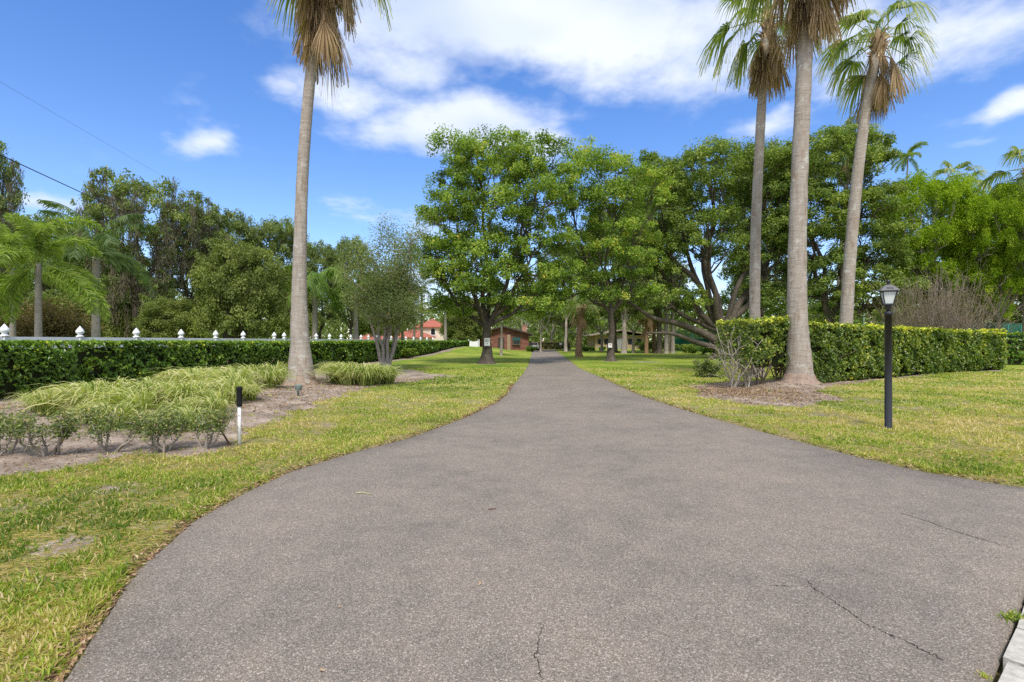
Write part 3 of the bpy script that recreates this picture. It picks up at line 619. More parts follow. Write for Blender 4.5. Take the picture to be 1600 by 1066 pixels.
# -- the big oak left of the driveway
b1 = (-1.6, 33.0)
p = tree_parts(101, envpx(b1, [(765, 265, 80, 42, 13, 1.0, 1.7), (700, 480, 30, 28, 5, .8, 1.2), (825, 478, 40, 30, 7, .8, 1.2), (765, 470, 40, 25, 5, .8, 1.1), (755, 330, 85, 60, 20, 1.0, 1.6), (745, 420, 85, 60, 22, 1.0, 1.6), (835, 290, 60, 60, 12, 1.0, 1.6), (840, 410, 45, 65, 10, .9, 1.5), (695, 380, 30, 80, 9, .8, 1.3)]),
               2.7, 0.285, 0.15, 95, M['oakbark'], M['oak'], K=8, flare=2.5, sub=12, lsub=.37, upb=.5)
oak1 = tree('oak_tree', gl(*b1), p, 'large oak with flared trunk and white sign on it, left of the driveway')
# -- the slimmer oak right of the driveway
b2 = (7.25, 37.5)
p = tree_parts(102, envpx(b2, [(930, 300, 65, 55, 15, 1.0, 1.7), (960, 380, 60, 55, 14, 1.0, 1.6), (895, 370, 38, 55, 8, .9, 1.4), (990, 300, 45, 50, 9, 1.0, 1.5), (900, 450, 42, 40, 8, .8, 1.3), (985, 450, 40, 35, 6, .8, 1.2)]),
               3.9, 0.24, 0.16, 85, M['oakbark'], M['oak'], K=6, flare=1.8, sub=10, lsub=.37, upb=.5)
oak2 = tree('oak_tree', gl(*b2), p, 'slim oak with a small pinkish white notice on its trunk, right of the driveway')
# -- the spreading live oak
b3 = (17.6, 43.0)
def L3(px, py, dy=0.0): d = b3[1]+dy; q = Wp(px, py, d); return (q[0]-b3[0], dy, q[2])
p = tree_parts(103, envpx(b3, [(1110, 280, 75, 45, 17, 1.1, 1.9), (1040, 300, 60, 50, 14, 1.1, 1.8), (1200, 290, 70, 55, 16, 1.1, 1.9), (1090, 380, 80, 55, 19, 1.1, 1.7), (1010, 400, 50, 50, 9, 1.0, 1.6), (1200, 400, 60, 60, 13, 1.0, 1.7), (1040, 470, 70, 25, 10, .9, 1.4), (1200, 470, 40, 25, 5, .9, 1.3)]),
               2.6, 0.56, 0.185, 80, M['oakbark'], M['oak2'], K=8, flare=1.6, sub=10, lsub=.37, upb=.5,
               custom=[([(0.1, 0, 1.2), L3(1098, 520), L3(1060, 505, -1), L3(1020, 498, -2), L3(980, 470, -2)], 0.40, 0.10), ([(0, 0, 0.8), L3(1085, 534, -.5), L3(1050, 520, -1.5), L3(1010, 520, -2)], 0.28, 0.07),
                       ([(0, 0, 1.5), L3(1150, 480), L3(1180, 440, 1), L3(1215, 380, 1)], 0.42, 0.12), ([(0, 0, 1.5), L3(1110, 480, 1), L3(1080, 420, 2), L3(1060, 340, 2)], 0.34, 0.10)])
oak3 = tree('live_oak_tree', gl(*b3), p, 'wide live oak whose heavy limbs sweep low to the left before the green fence')
# -- the dense oak behind the right palms
b4 = (25.5, 41.0)
p = tree_parts(104, envpx(b4, [(1300, 260, 75, 45, 16, 1.1, 1.8), (1350, 340, 55, 60, 14, 1.1, 1.7), (1270, 350, 60, 55, 14, 1.1, 1.7), (1365, 430, 48, 60, 14, 1.0, 1.6), (1290, 440, 60, 50, 14, 1.0, 1.6), (1345, 485, 60, 22, 9, .8, 1.2)]),
               3.0, 0.42, 0.185, 95, M['oakbark'], M['oak2'], K=7, flare=1.5, sub=11, lsub=.37, upb=.5)
oak4 = tree('oak_tree', gl(*b4), p, 'dense dark green oak behind the two right hand palm trunks and the lamp post')

# generic trees, each kind built once
GA = tree_parts(201, [(0, 0, 9.5, 5.5, 5.0, 4.2, 40, 1.1, 1.8), (0, 0, 5.0, 5.0, 4.6, 2.6, 22, 1.0, 1.5)], 3.0, 0.38, 0.24, 56, M['oakbark'], M['oakfar'], K=6, sub=9)
GB = tree_parts(202, [(0, 0, 10.0, 4.6, 4.6, 4.6, 30, 0.9, 1.5), (0, 0, 5.5, 4.2, 3.8, 2.8, 20, .9, 1.3), (-2, 0, 12, 2.5, 2.5, 2.2, 5, .7, 1.1)], 4.0, 0.34, 0.24, 38, M['oakbark'], M['oakfar'], K=6, sub=8, strands=190)
GC = tree_parts(203, [(0, 0, 5.0, 4.2, 4.0, 3.2, 34, 1.0, 1.6), (0, 0, 2.8, 4.4, 4.2, 1.4, 16, .9, 1.3)], 1.6, 0.30, 0.22, 70, M['oakbark'], M['soft'], K=6, sub=12, lsub=0.5)
GD = tree_parts(204, [(0, 0, 5.2, 3.4, 3.2, 2.9, 24, .8, 1.4)], 2.4, 0.16, 0.24, 36, M['palebark'], M['pale'], K=5, sub=9)
GF = tree_parts(205, [(0, 0, 8.2, 6.2, 5.5, 2.8, 46, 1.0, 1.6), (1, 0, 5.4, 5.8, 5.0, 1.8, 28, .9, 1.4)], 2.8, 0.26, 0.24, 70, M['palebark'], M['feather'], K=7, sub=13, aspect=0.36, upb=1.3)

def place(parts, rows, name, cat='tree', group=None):
    for (px, d, topy, hx, H, lab, rz) in rows:
        """px, distance, photo row of the top, half width in px of the crown, nominal height"""
        x = (px-800)/800*d; h = CAMH+(533-topy)/800*d; sz = h/H[0]; sw = (hx*d/800)/H[1]
        e = tree(name, gl(x, d), parts, lab, cat, group, R(rz), (sw, sw, sz))
place(GB, [(212, 42, 288, 78, (13.3, 5.2), 'tall ragged tree draped in grey brown vines, above the arching palm frond', 20),
           (292, 46, 322, 62, (13.3, 5.2), 'vine draped tree just right of the tallest ragged one, leaning dead top', 140),
           (-38, 30, 236, 60, (13.3, 5.2), 'dark tree cut off by the left edge, branch reaching into the sky', 250)], 'vine_draped_tree', group='trees behind the white fence')
place(GA, [(80, 52, 348, 75, (13.4, 6.0), 'rounded dark tree behind the bright feathery palm at far left', 10),
           (352, 50, 337, 58, (13.4, 6.0), 'airy oak top right of the vine draped trees, left of the left palm', 80),
           (432, 54, 352, 58, (13.4, 6.0), 'oak top directly left of the tall left palm trunk', 200),
           (500, 60, 388, 42, (13.4, 6.0), 'dark oak top directly right of the tall left palm trunk', 130),
           (150, 56, 372, 60, (13.4, 6.0), 'dark tree behind the arching grey green palm', 300),
           (25, 58, 395, 70, (13.4, 6.0), 'low dark tree behind the left most palm trunks', 33),
           (548, 66, 378, 36, (13.4, 6.0), 'small dark tree between the left palm and the multi stemmed crape tree', 222)], 'background_oak', group='trees behind the white fence')
place(GC, [(375, 36, 388, 72, (8.2, 5.2), 'soft grey green rounded tree low behind the fence, left of the left palm', 0),
           (268, 37, 470, 52, (8.2, 5.2), 'low lime tinted bush mass under the vine draped trees', 90),
           (100, 33, 462, 55, (8.2, 5.2), 'low bush between the two left palms behind the fence', 160),
           (462, 50, 420, 40, (8.2, 5.2), 'dark rounded tree behind the left palm trunk at mid height', 210),
           (200, 44, 425, 60, (8.2, 5.2), 'rounded green tree under the tallest ragged crown', 70),
           (590, 72, 440, 45, (8.2, 5.2), 'dark tree above the low dark red roof', 310),
           (725, 78, 470, 40, (8.2, 5.2), 'bushy tree right of the red roofed house, behind the hedge end', 45)], 'bushy_tree')
place(GD, [(862, 92, 452, 55, (8.5, 4.3), 'pale green tree closing the far end of the driveway', 0),
           (815, 98, 440, 50, (8.5, 4.3), 'pale green tree rising behind the brick house chimney', 90),
           (905, 84, 470, 42, (8.5, 4.3), 'pale green tree right of the driveway end', 180),
           (990, 62, 425, 55, (8.5, 4.3), 'light green tree behind the slim oak trunk', 45),
           (1045, 74, 450, 60, (8.5, 4.3), 'light green tree above the tan house roof', 135),
           (940, 70, 440, 45, (8.5, 4.3), 'light green tree between the boot covered palm and the slim oak', 250),
           (845, 70, 430, 34, (8.5, 4.3), 'thin pale tree leaning over the driveway from the left', 290),
           (1160, 66, 440, 60, (8.5, 4.3), 'grey green tree seen through the live oak near the first right palm', 20),
           (1250, 60, 460, 60, (8.5, 4.3), 'low green tree behind the thick front palm trunk', 200)], 'pale_tree')
place(GA, [(960, 64, 330, 60, (13.4, 6.0), 'tall dark oak behind the slim oak right of the driveway', 15),
           (1030, 60, 262, 58, (13.4, 6.0), 'oak crown between the slim oak and the live oak', 65),
           (885, 74, 385, 50, (13.4, 6.0), 'oak behind the gap over the driveway', 115),
           (1190, 62, 240, 60, (13.4, 6.0), 'oak crown behind the top of the live oak near the first right palm', 165),
           (1430, 62, 420, 60, (13.4, 6.0), 'dark tree behind the bare brown bush', 255),
           (1550, 60, 410, 80, (13.4, 6.0), 'dark tree behind the yellow green feathery trees', 305)], 'background_oak')
place(GF, [(1455, 44, 272, 85, (11.4, 7.2), 'bright yellow green feathery tree with flat layers, right of the dense oak', 0),
           (1560, 41, 290, 75, (11.4, 7.2), 'bright yellow green feathery tree at the right edge behind the second hedge', 100),
           (1500, 48, 400, 90, (11.4, 7.2), 'lower feathery tree behind the bare brown bush', 200),
           (1640, 38, 300, 60, (11.4, 7.2), 'feathery tree mostly cut off by the right edge of the picture', 290),
           (1574, 57, 300, 110, (11.4, 7.2), 'yellow green tree whose straight pale trunk stands between the two right hedges', 10)], 'feathery_tree')

# multi stemmed tree with pale stems, mid left
def crape():
    rng = np.random.default_rng(71); x, y = G(602, 578); d = y
    e = empty('multi_stem_tree', gl(x, y), 'thin leaved tree on seven pale stems beside the left hedge', 'tree')
    tk = Acc(); lf = Acc(); k = d/800; tops = []
    lathe(tk, [(0.34, -0.1), (0.33, 0.1), (0.26, 0.3), (0.12, 0.42), (0.0, 0.45)], (0, 0, 0), 12)
    for i, (dx, hy) in enumerate([(-22, 500), (-12, 490), (-4, 470), (3, 475), (10, 490), (17, 500), (24, 495)]):
        top = np.array([dx*k, rng.uniform(-.5, .5), CAMH+(533-hy)*k]); st = np.array([dx*k*0.22, rng.uniform(-.12, .12), 0.2])
        P = path(st, top, 9, rng, 0.04); tube(tk, P, np.linspace(0.105, 0.06, 9), 8)
        for _ in range(4):
            hx = rng.uniform(-58, 58); hy2 = rng.uniform(372, 502); lim = 58*math.sqrt(max(0.12, 1-((hy2-442)/100)**2)); hx = max(-lim, min(lim, hx))
            q = np.array([hx*k*1.05, rng.uniform(-1.6, 1.6), CAMH+(533-hy2)*k]); bp = path(top, q, 8, rng, 0.07); tube(tk, bp, np.linspace(0.05, 0.015, 8), 6, cap=False)
            for _ in range(9):
                s0 = bp[rng.integers(2, 8)]; q2 = s0+rdir(rng, 1)[0]*rng.uniform(.4, 1.0)+np.array([0, 0, .3]); tube(tk, path(s0, q2, 5, rng, .1), np.linspace(.014, .006, 5), 4, cap=False); tops.append(q2)
                if rng.random() < 0.7: tops.append((s0+q2)/2)
    for pxy in [(-8, 356), (4, 346), (20, 392), (-42, 388), (40, 408)]:
        q = np.array([pxy[0]*k, 0, CAMH+(533-pxy[1])*k]); s0 = q+np.array([rng.uniform(-.3, .3), .2, -1.6]); bp = path(s0, q, 7, rng, .06); tube(tk, bp, np.linspace(.02, .006, 7), 5)
        for t_ in bp[2:]: tops.append(t_)
    T = np.array(tops); n = 95; C = np.repeat(T, n, 0)+rng.normal(size=(len(T)*n, 3))*0.30; N = rng.normal(size=C.shape); N[:, 2] += .5
    L = rng.uniform(.06, .13, len(C)); leaves(lf, C, N, L, L*.5, rng, np.clip(np.repeat(rng.normal(.45, .15, len(T)), n)+rng.normal(0, .16, len(C)), 0, 1))
    tk.build('trunk', M['palebark'], e); lf.build('crown', M['grey'], e, False)
crape()
# sapling behind the big oak
def sapling(px, py, topy, label, seed, hx=16, mat='pale', tr=0.11):
    rng = np.random.default_rng(seed); x, d = G(px, py); d = min(d, 60); x = (px-800)/800*d; z0 = CAMH-(py-533)*d/800; k = d/800
    e = empty('young_tree', (x, d, z0), label, 'tree'); tk = Acc(); lf = Acc(); H = (py-topy)*k
    P = path((0, 0, -0.1), (0.05, 0, H*0.42), 7, rng, 0.02); tube(tk, P, np.linspace(tr*1.3, tr*0.8, 7), 8)
    for i in range(7):
        q = np.array([rng.uniform(-hx, hx)*k, rng.uniform(-hx, hx)*k, H*rng.uniform(.6, .97)]); bp = path(P[-1], q, 8, rng, .06); tube(tk, bp, np.linspace(tr*.5, .015, 8), 5)
        for t_ in bp[4:]:
            n = 90; C = t_+rng.normal(size=(n, 3))*0.42; L = rng.uniform(.1, .2, n); leaves(lf, C, rng.normal(size=(n, 3))+np.array([0, 0, .5]), L, L*.55, rng, np.clip(rng.normal(.55, .2, n), 0, 1))
    tk.build('trunk', M['palebark'], e); lf.build('crown', M[mat], e, False)
sapling(783, 558, 440, 'young pale trunked tree just right of the big oak, in front of the brick house', 5, 22)
sapling(884, 548, 440, 'pale forked young tree right of the driveway end', 6, 22, 'pale', 0.16)
sapling(1400, 560, 455, 'slender tan trunked young tree just behind the lamp post and hedge', 8, 16, 'oak2', 0.10)
sapling(975, 552, 440, 'stout grey trunked tree in front of the tan house', 9, 30, 'oak2', 0.28)

# bare brown bush
def bare_bush():
    rng = np.random.default_rng(8); x, d = (1458-800)/800*36.0, 36.0; e = empty('bare_bush', gl(x, d), 'big leafless brown bush of fine arching twigs behind the right hedge', 'bush')
    a = Acc()
    for i in range(420):
        th = rng.uniform(0, 6.28); r_ = abs(rng.normal(0, 1))*1.5; h = rng.uniform(1.8, 6.4)*(1-0.05*r_)
        st = np.array([math.cos(th)*.5, math.sin(th)*.5, 0]); q = np.array([math.cos(th)*r_*1.75+.5, math.sin(th)*r_*1.4, h])
        P = path(st, q, 7, rng, .05, bend=np.array([math.cos(th), math.sin(th), 0])*0.35); tube(a, P, np.linspace(.024, .006, 7), 4, cap=False)
        for _ in range(4):
            s0 = P[rng.integers(3, 7)]; q2 = s0+rdir(rng, 1)[0]*0.7+np.array([.2*math.cos(th), .2*math.sin(th), .5]); tube(a, path(s0, q2, 4, rng, .1), np.linspace(.010, .004, 4), 3, cap=False)
    a.build('branches', plain('brown_twigs', (0.27, 0.215, 0.165), .95, .1, .25), e)
    lf = Acc(); n = 9000; C = np.stack([rng.normal(0.4, 2.3, n), rng.normal(0, 2.0, n), rng.uniform(.3, 4.8, n)], 1); L = rng.uniform(.06, .14, n)
    leaves(lf, C, rng.normal(size=(n, 3)), L, L*.4, rng, rng.random(n)); lf.build('foliage', M['brownleaf'], e, False)
bare_bush()

# ------------------------------------------------------------------ palms
def fan_mesh(seed, pitch, dead=False, pet=1.3, rad=1.18, nseg=38):
    rng = np.random.default_rng(seed); a = Acc(); p_ = R(pitch)
    d = np.array([math.cos(p_), 0, math.sin(p_)]); n_ = 7; P = []; cur = np.zeros(3); dd = d.copy()
    for i in range(n_): P.append(cur.copy()); cur = cur+dd*pet/(n_-1); dd = dd+np.array([0, 0, -0.07 if not dead else -0.30]); dd /= np.linalg.norm(dd)
    P = np.array(P); tube(a, P, np.linspace(.028, .014, n_), 5, 0.75 if not dead else 0.5)
    E = P[-1]; f = dd+np.array([0, 0, -0.15]); f /= np.linalg.norm(f); side = np.array([0, 1.0, 0]); up = np.cross(f, side)
    spread = R(88 if not dead else 24)
    if dead: f = np.array([0.13, 0, -1.0]); f /= np.linalg.norm(f); up = np.cross(f, side)
    th = np.linspace(-spread, spread, nseg); dth = 2*spread/nseg
    ss = np.array([0.03, 0.3, 0.52, 0.76, 1.0]) if not dead else np.array([.03, .3, .55, .8, 1.0])
    for t_ in th:
        R_ = rad*rng.uniform(.85, 1.08)*(1-0.18*abs(t_)/spread); dr = rng.uniform(.8, 1.5) if not dead else rng.uniform(.2, .5); tw = rng.normal(0, .05 if not dead else .11)
        ray = f*math.cos(t_)+side*math.sin(t_)+up*(0.16*abs(math.sin(t_))+tw); ray /= np.linalg.norm(ray); sd_ = np.cross(ray, up); sd_ /= np.linalg.norm(sd_)+1e-9
        ctr = []; w = []
        for s in ss:
            q = E+ray*s*R_; q[2] -= dr*max(0, s-0.42)**2*R_*1.9; ctr.append(q); w.append(min(s*R_*dth*1.15, .055*rad)*(1.0 if s < .55 else max(0.06, (1.02-s)/.5))+0.002)
        ctr = np.array(ctr); w = np.array(w)[:, None]; sag = up*0.012
        V = np.concatenate([ctr-sd_*w/2+sag, ctr+sd_*w/2-sag]); k = np.arange(len(ss)-1); m_ = len(ss)
        tn = np.clip(rng.normal(.45, .17)+ (0.35*ss**3 if not dead else 0*ss), 0, 1); a.add(V, np.stack([k, k+1, k+1+m_, k+m_], 1), np.concatenate([tn, tn]))
    return a.mesh('dead_frond' if dead else 'frond', M['fandead'] if dead else M['fan'], False)
FAN = {pt: [fan_mesh(300+i*10+q, pt) for q in range(2)] for i, pt in enumerate((75, 50, 25, 5, -20, -45))}
FDEAD = [fan_mesh(400+q, pt, True, pe, ra, 30) for q, (pt, pe, ra) in enumerate([(-20, .55, 1.25), (-35, .75, 1.3), (-50, .5, 1.4), (-40, .35, 1.1), (-10, .95, 1.2)])]
def trunk_curve(pts, radii, mat, parent, seed, n=60):
    P = np.array(pts, float); t0 = np.linspace(0, 1, len(P)); t_ = np.linspace(0, 1, n)
    Q = np.stack([np.interp(t_, t0, P[:, c]) for c in range(3)], 1)
    for _ in range(12): Q[1:-1] = (Q[:-2]+2*Q[1:-1]+Q[2:])/4
    rng = np.random.default_rng(seed); rr = np.interp(t_, t0, radii)*(1+rng.normal(0, .012, n))
    sq = 1+0.03*rng.normal(size=(n, 20)); sq = (sq+np.roll(sq, 1, 1)+np.roll(sq, 1, 0))/3
    a = Acc(); tube(a, Q, rr, 20, squash=sq); a.build('trunk', mat, parent); return Q
def fan_palm(loc, pts, radii, crown, label, seed, greens, deads, skirt, scl=1.0, mat='palmtrunk', rootball=0.0):
    rng = np.random.default_rng(seed); e = empty('fan_palm', loc, label, 'palm tree'); Q = trunk_curve(pts, radii, M[mat], e, seed)
    top = Q[-1]; tr_ = radii[-1]; a = Acc(); lb = []
    for z_, r_ in [(-1.0, 1.02), (-.85, 1.25), (-.5, 1.45), (-.15, 1.5), (.1, 1.2), (.3, .7), (.5, .15)]: lb.append((r_*tr_, z_*scl))
    lathe(a, lb, top, 14, .3)
    for i in range(46):
        aa = i*2.4; z_ = rng.uniform(-.95, .15)*scl; b0 = top+np.array([math.cos(aa)*tr_*1.1, math.sin(aa)*tr_*1.1, z_]); L_ = rng.uniform(.15, .5)*scl
        tube(a, [b0, b0+np.array([math.cos(aa)*.10, math.sin(aa)*.10, .6*L_]), b0+np.array([math.cos(aa)*.24, math.sin(aa)*.24, L_*.8])], [.05, .035, .012], 4, rng.random())
    a.build('leaf_bases', M['fandead'], e)
    for pt, az_ in greens:
        key = min(FAN, key=lambda q: abs(q-pt)); me = FAN[key][rng.integers(2)]
        obj('frond', me, e, top+np.array([0, 0, rng.uniform(-.25, .15)])*scl, (0, 0, R(az_+rng.normal(0, 6))), scl*rng.uniform(.88, 1.1))
    for i in range(deads):
        me = FDEAD[rng.integers(len(FDEAD))]; s = rng.random(); az_ = i*137.5+rng.uniform(-20, 20)
        w = top-np.array([0, 0, 0.1+s*skirt]); obj('dead_frond', me, e, w, (0, 0, R(az_)), scl*rng.uniform(.8, 1.15))
    if rootball:
        rg = np.random.default_rng(seed+5); a = Acc(); prf = [(1.75, -0.16), (1.42, -.05), (1.22, .03), (1.10, .10), (1.02, .18), (.95, .26), (.85, .31)]; th = np.linspace(0, 2*math.pi, 36, endpoint=False); wv = 1+.05*np.sin(th*5+seed)+.03*rg.normal(size=36)
        V = np.array([[(rootball*r_*w_*math.cos(t_), rootball*r_*w_*math.sin(t_), z_+rg.normal(0, .012)) for t_, w_ in zip(th, wv)] for r_, z_ in prf]).reshape(-1, 3); i = np.arange(len(prf)-1)[:, None]*36; j = np.arange(36)[None, :]; k_ = (j+1) % 36
        a.add(V, np.stack([i+j, i+k_, i+36+k_, i+36+j], -1).reshape(-1, 4)); a.build('root_flare', M['flare'], e)
    return e
def allfronds(seed, n, lo=-50, hi=80):
    rng = np.random.default_rng(seed); return [(hi-(hi-lo)*((i+.5)/n)**0.9, i*137.5+rng.uniform(-8, 8)) for i in range(n)]
def loc_path(base, px_list):
    d = base[1]; return [((px-800)/800*d-base[0], 0, CAMH+(533-py)/800*d-base[2]) for px, py in px_list]
# left palm
bl = gl((470-800)/800*16.7, 16.7)
fan_palm(bl, [(0, 0, -.1)]+loc_path(bl, [(470, 585), (469, 540), (467, 460), (469, 380), (471, 300), (477, 200), (487, 100), (494, 10), (501, -112)]),
         [.54, .42, .30, .235, .20, .187, .176, .166, .155, .14], None, 'tall fan palm with thick grey trunk and brown hanging skirt, left of the driveway', 21, allfronds(1, 24, -25), 62, 2.9, 1.04, rootball=.46)
# nearest right palm
br = gl(9.35, 16.7)
fan_palm((br[0], br[1], br[2]-0.03), [(0, 0, -.1)]+loc_path(br, [(1249, 590), (1248, 560), (1245, 500), (1245, 400), (1248, 300), (1252, 200), (1257, 100), (1262, 0), (1268, -110)]),
         [.52, .43, .37, .31, .275, .258, .24, .225, .21, .18], None, 'thickest fan palm trunk standing in front of the right hedge', 22, allfronds(2, 26, -30), 64, 1.75, 1.06, rootball=.46)
# two palms behind the right hedge
bm = gl((1184-800)/800*21.0, 21.0)
fan_palm(bm, [(0, 0, -.1)]+loc_path(bm, [(1184, 580), (1180, 540), (1179, 480), (1180, 380), (1184, 280), (1189, 180), (1195, 90), (1200, 30)]),
         [.33, .27, .23, .21, .20, .19, .18, .17, .15], None, 'slim straight fan palm behind the left end of the right hedge, ragged skirt', 23,
         [(75, 0), (60, 90), (60, 200), (45, 300), (40, 150), (30, 20), (25, 240), (10, 180), (5, 60), (0, 320), (-20, 185), (-45, 200), (-45, 160), (20, 280), (-20, 290), (10, 350)], 26, 1.15, 1.05)
bc = gl((1324-800)/800*22.0, 22.0)
fan_palm(bc, [(0, 0, -.1)]+loc_path(bc, [(1320, 570), (1322, 500), (1326, 430), (1333, 340), (1342, 250), (1353, 170), (1364, 110), (1372, 62)]),
         [.34, .29, .25, .235, .225, .215, .20, .19, .18], None, 'leaning fan palm behind the right hedge with open green crown and few dead fronds', 24,
         [(75, 0), (70, 120), (60, 220), (50, 340), (50, 60), (40, 180), (30, 270), (25, 10), (20, 140), (10, 350), (5, 200), (0, 170), (-20, 0), (-45, 15), (-20, 190), (5, 100), (-20, 80)], 17, 1.2, 1.0)
# crown of boots and hanging seed stalks on the leaning palm: the low dead cluster
# distant fan palms
bd = gl((1318-800)/800*50, 50.0)
fan_palm(bd, [(0, 0, -.1)]+loc_path(bd, [(1308, 540), (1312, 430), (1322, 300), (1328, 228)]), [.3, .28, .24, .2, .2], None, 'fan palm crown showing above the dense oak beside the leaning palm trunk', 25, allfronds(5, 24, -30), 10, .6, 1.5, 'palmfar')
be = gl((1602-800)/800*40, 40.0)
fan_palm(be, [(0, 0, -.1)]+loc_path(be, [(1602, 560), (1604, 400), (1606, 262)]), [.26, .22, .2, .18], None, 'yellowing fan palm crown cut off by the right edge above the feathery tree', 26, allfronds(6, 16, -40), 8, .8, 1.3, 'palmfar')
bf = gl((1492-800)/800*52, 52.0)
fan_palm(bf, [(0, 0, -.1)]+loc_path(bf, [(1490, 540), (1492, 400), (1494, 290)]), [.26, .22, .2, .18], None, 'palm crown barely poking above the bright feathery tree', 27, allfronds(7, 12, 0), 0, .8, 1.3, 'palmfar')
# boot covered stout palm right of the driveway
bg = gl((905-800)/800*47, 47.0)
e = fan_palm(bg, [(0, 0, -.1)]+loc_path(bg, [(904, 552), (905, 530), (907, 505), (908, 480)]), [.42, .32, .27, .25, .24], None, 'stout reddish brown boot covered palm close to the right side of the driveway', 28, allfronds(8, 10, 0), 10, .6, .8, 'boot')
for i, (px, d, ty, lab) in enumerate([(1010, 60, 478, 'orange skirted palm left of the pale paired trunks near the tan house'), (1022, 64, 470, 'second orange skirted palm just behind the first one near the tan house')]):
    bb_ = gl((px-800)/800*d, d)
    fan_palm(bb_, [(0, 0, -.1)]+loc_path(bb_, [(px, 548), (px, 500), (px+1, ty)]), [.28, .23, .21, .2], None, lab, 30+i, allfronds(9+i, 10, -20), 14, 1.6, 1.1, 'boot')

def pinnate_mesh(seed, L=3.0, pitch=60, arch=1.6, nl=46, ll=0.62, hang=0.6, plume=False, mat='feathp', wd=.035):
    rng = np.random.default_rng(seed); a = Acc(); n = 16; p_ = R(pitch); P = []; cur = np.zeros(3)
    for i in range(n):
        P.append(cur.copy()); ang = p_-arch*(i/(n-1))**1.35; cur = cur+np.array([math.cos(ang), 0, math.sin(ang)])*L/(n-1)
    P = np.array(P); P[:, 1] += 0.12*np.sin(np.linspace(0, 2, n)+seed); tube(a, P, np.linspace(.035, .008, n), 5, .75)
    T = np.gradient(P, axis=0); T /= np.linalg.norm(T, axis=1, keepdims=True)
    for s in np.linspace(.14, .995, nl):
        i = s*(n-1); i0 = int(min(i, n-2)); q = P[i0]+(P[i0+1]-P[i0])*(i-i0); t_ = T[i0]; side = np.array([0, 1.0, 0]); up = np.cross(t_, side)
        for sg in (-1, 1):
            for rep in range(3 if plume else 1):
                ph = rng.uniform(-1.0, 1.0) if plume else rng.normal(.15, .22)
                ray = side*sg*math.cos(ph)+up*(-math.sin(ph))+t_*rng.uniform(.25, .7); ray /= np.linalg.norm(ray); l_ = ll*math.sin(math.pi*min(.98, s*.86+.1))**.5*rng.uniform(.85, 1.1)
                m1 = q+ray*l_*.5-np.array([0, 0, hang*l_*.12]); m2 = q+ray*l_*.95-np.array([0, 0, hang*l_*.55]); w = np.cross(ray, up if not plume else rdir(rng, 1)[0]); w /= np.linalg.norm(w)+1e-9; w = w*wd*.5
                a.add(np.array([q-w*.5, q+w*.5, m1+w, m2, m1-w]), np.array([[0, 1, 2, 3, 4]]), float(np.clip(rng.normal(.5, .2), 0, 1)))
    return a.mesh('frond', M[mat], False)
def feather_palm(px, d, topy, label, meshes, nf, tr=.16, scl=1.0, seed=0, lean=0, low=None):
    rng = np.random.default_rng(seed); b = gl((px-800)/800*d, d); e = empty('feather_palm', b, label, 'palm tree')
    H = CAMH+(533-topy)/800*d-b[2]; Q = trunk_curve([(0, 0, -.1), (lean*.3, 0, H*.4), (lean*.8, 0, H*.8), (lean, 0, H)], [tr*1.4, tr, tr*.9, tr*.8], M['palmfar'], e, seed, 24)
    for i in range(nf):
        obj('frond', meshes[i % len(meshes)], e, Q[-1]+np.array([0, 0, rng.uniform(-.15, .1)]), (rng.normal(0, .08), rng.normal(0, .12), R(i*137.5+rng.uniform(-10, 10))), scl*rng.uniform(.85, 1.1))
    return e
plum = [pinnate_mesh(500+i, 3.0, pt, ar, 58, .50, .5, True, 'plume', .034) for i, (pt, ar) in enumerate([(78, 2.1), (55, 2.4), (30, 2.2), (-5, 1.3), (-35, .9)])]
quee = [pinnate_mesh(520+i, 3.6, pt, ar, 50, .7, 1.2, False, 'feathg', .045) for i, (pt, ar) in enumerate([(78, 1.7), (58, 2.1), (38, 2.2), (15, 1.9)])]
lime = [pinnate_mesh(540+i, 3.2, pt, ar, 50, .75, 1.7, False, 'feathp', .05) for i, (pt, ar) in enumerate([(75, 2.4), (55, 2.5), (35, 2.3), (10, 1.9)])]
feather_palm(60, 20, 412, 'bright bushy foxtail like palm at the left edge behind the white fence', plum, 14, .12, 1.0, 41)
feather_palm(20, 24, 420, 'second bushy bright palm behind the first at the left edge', plum, 11, .12, 1.0, 42)
feather_palm(150, 24, 402, 'grey green palm with long arching fronds between two fence posts', quee, 13, .16, .92, 43)
feather_palm(492, 38, 445, 'lime palm with drooping fronds just right of the left palm trunk', lime, 12, .2, 1.15, 44)
feather_palm(556, 42, 455, 'small yellowish palm between the lime palm and the multi stemmed tree', lime, 10, .2, .9, 45)
for px, d, ty, sd_, lab in [(629, 75, 478, 46, 'thin far palm left of the red roofed house tower'), (659, 78, 455, 47, 'far palm with greyish trunk in front of the red roofed tower'), (696, 72, 470, 48, 'far palm at the right end of the red roofed house'), (647, 76, 492, 49, 'short far palm in front of the red roofed wing')]:
    feather_palm(px, d, ty, lab, quee, 9, .2, .95, sd_)
for px, d, lab, s_ in [(1041, 60, 'left of two pale smooth palm trunks before the green tennis fence', 50), (1051, 61, 'right of two pale smooth palm trunks before the green tennis fence', 51), (1030, 66, 'thin pale trunk left of the paired pale trunks', 53)]:
    feather_palm(px, d, 440 if d > 40 else 415, lab, quee, 9, .20, .9, s_)
feather_palm(1408, 46, 246, 'single tuft topped slender palm rising above the trees, right of the leaning palm', plum, 12, .07, .62, 55, lean=.6)

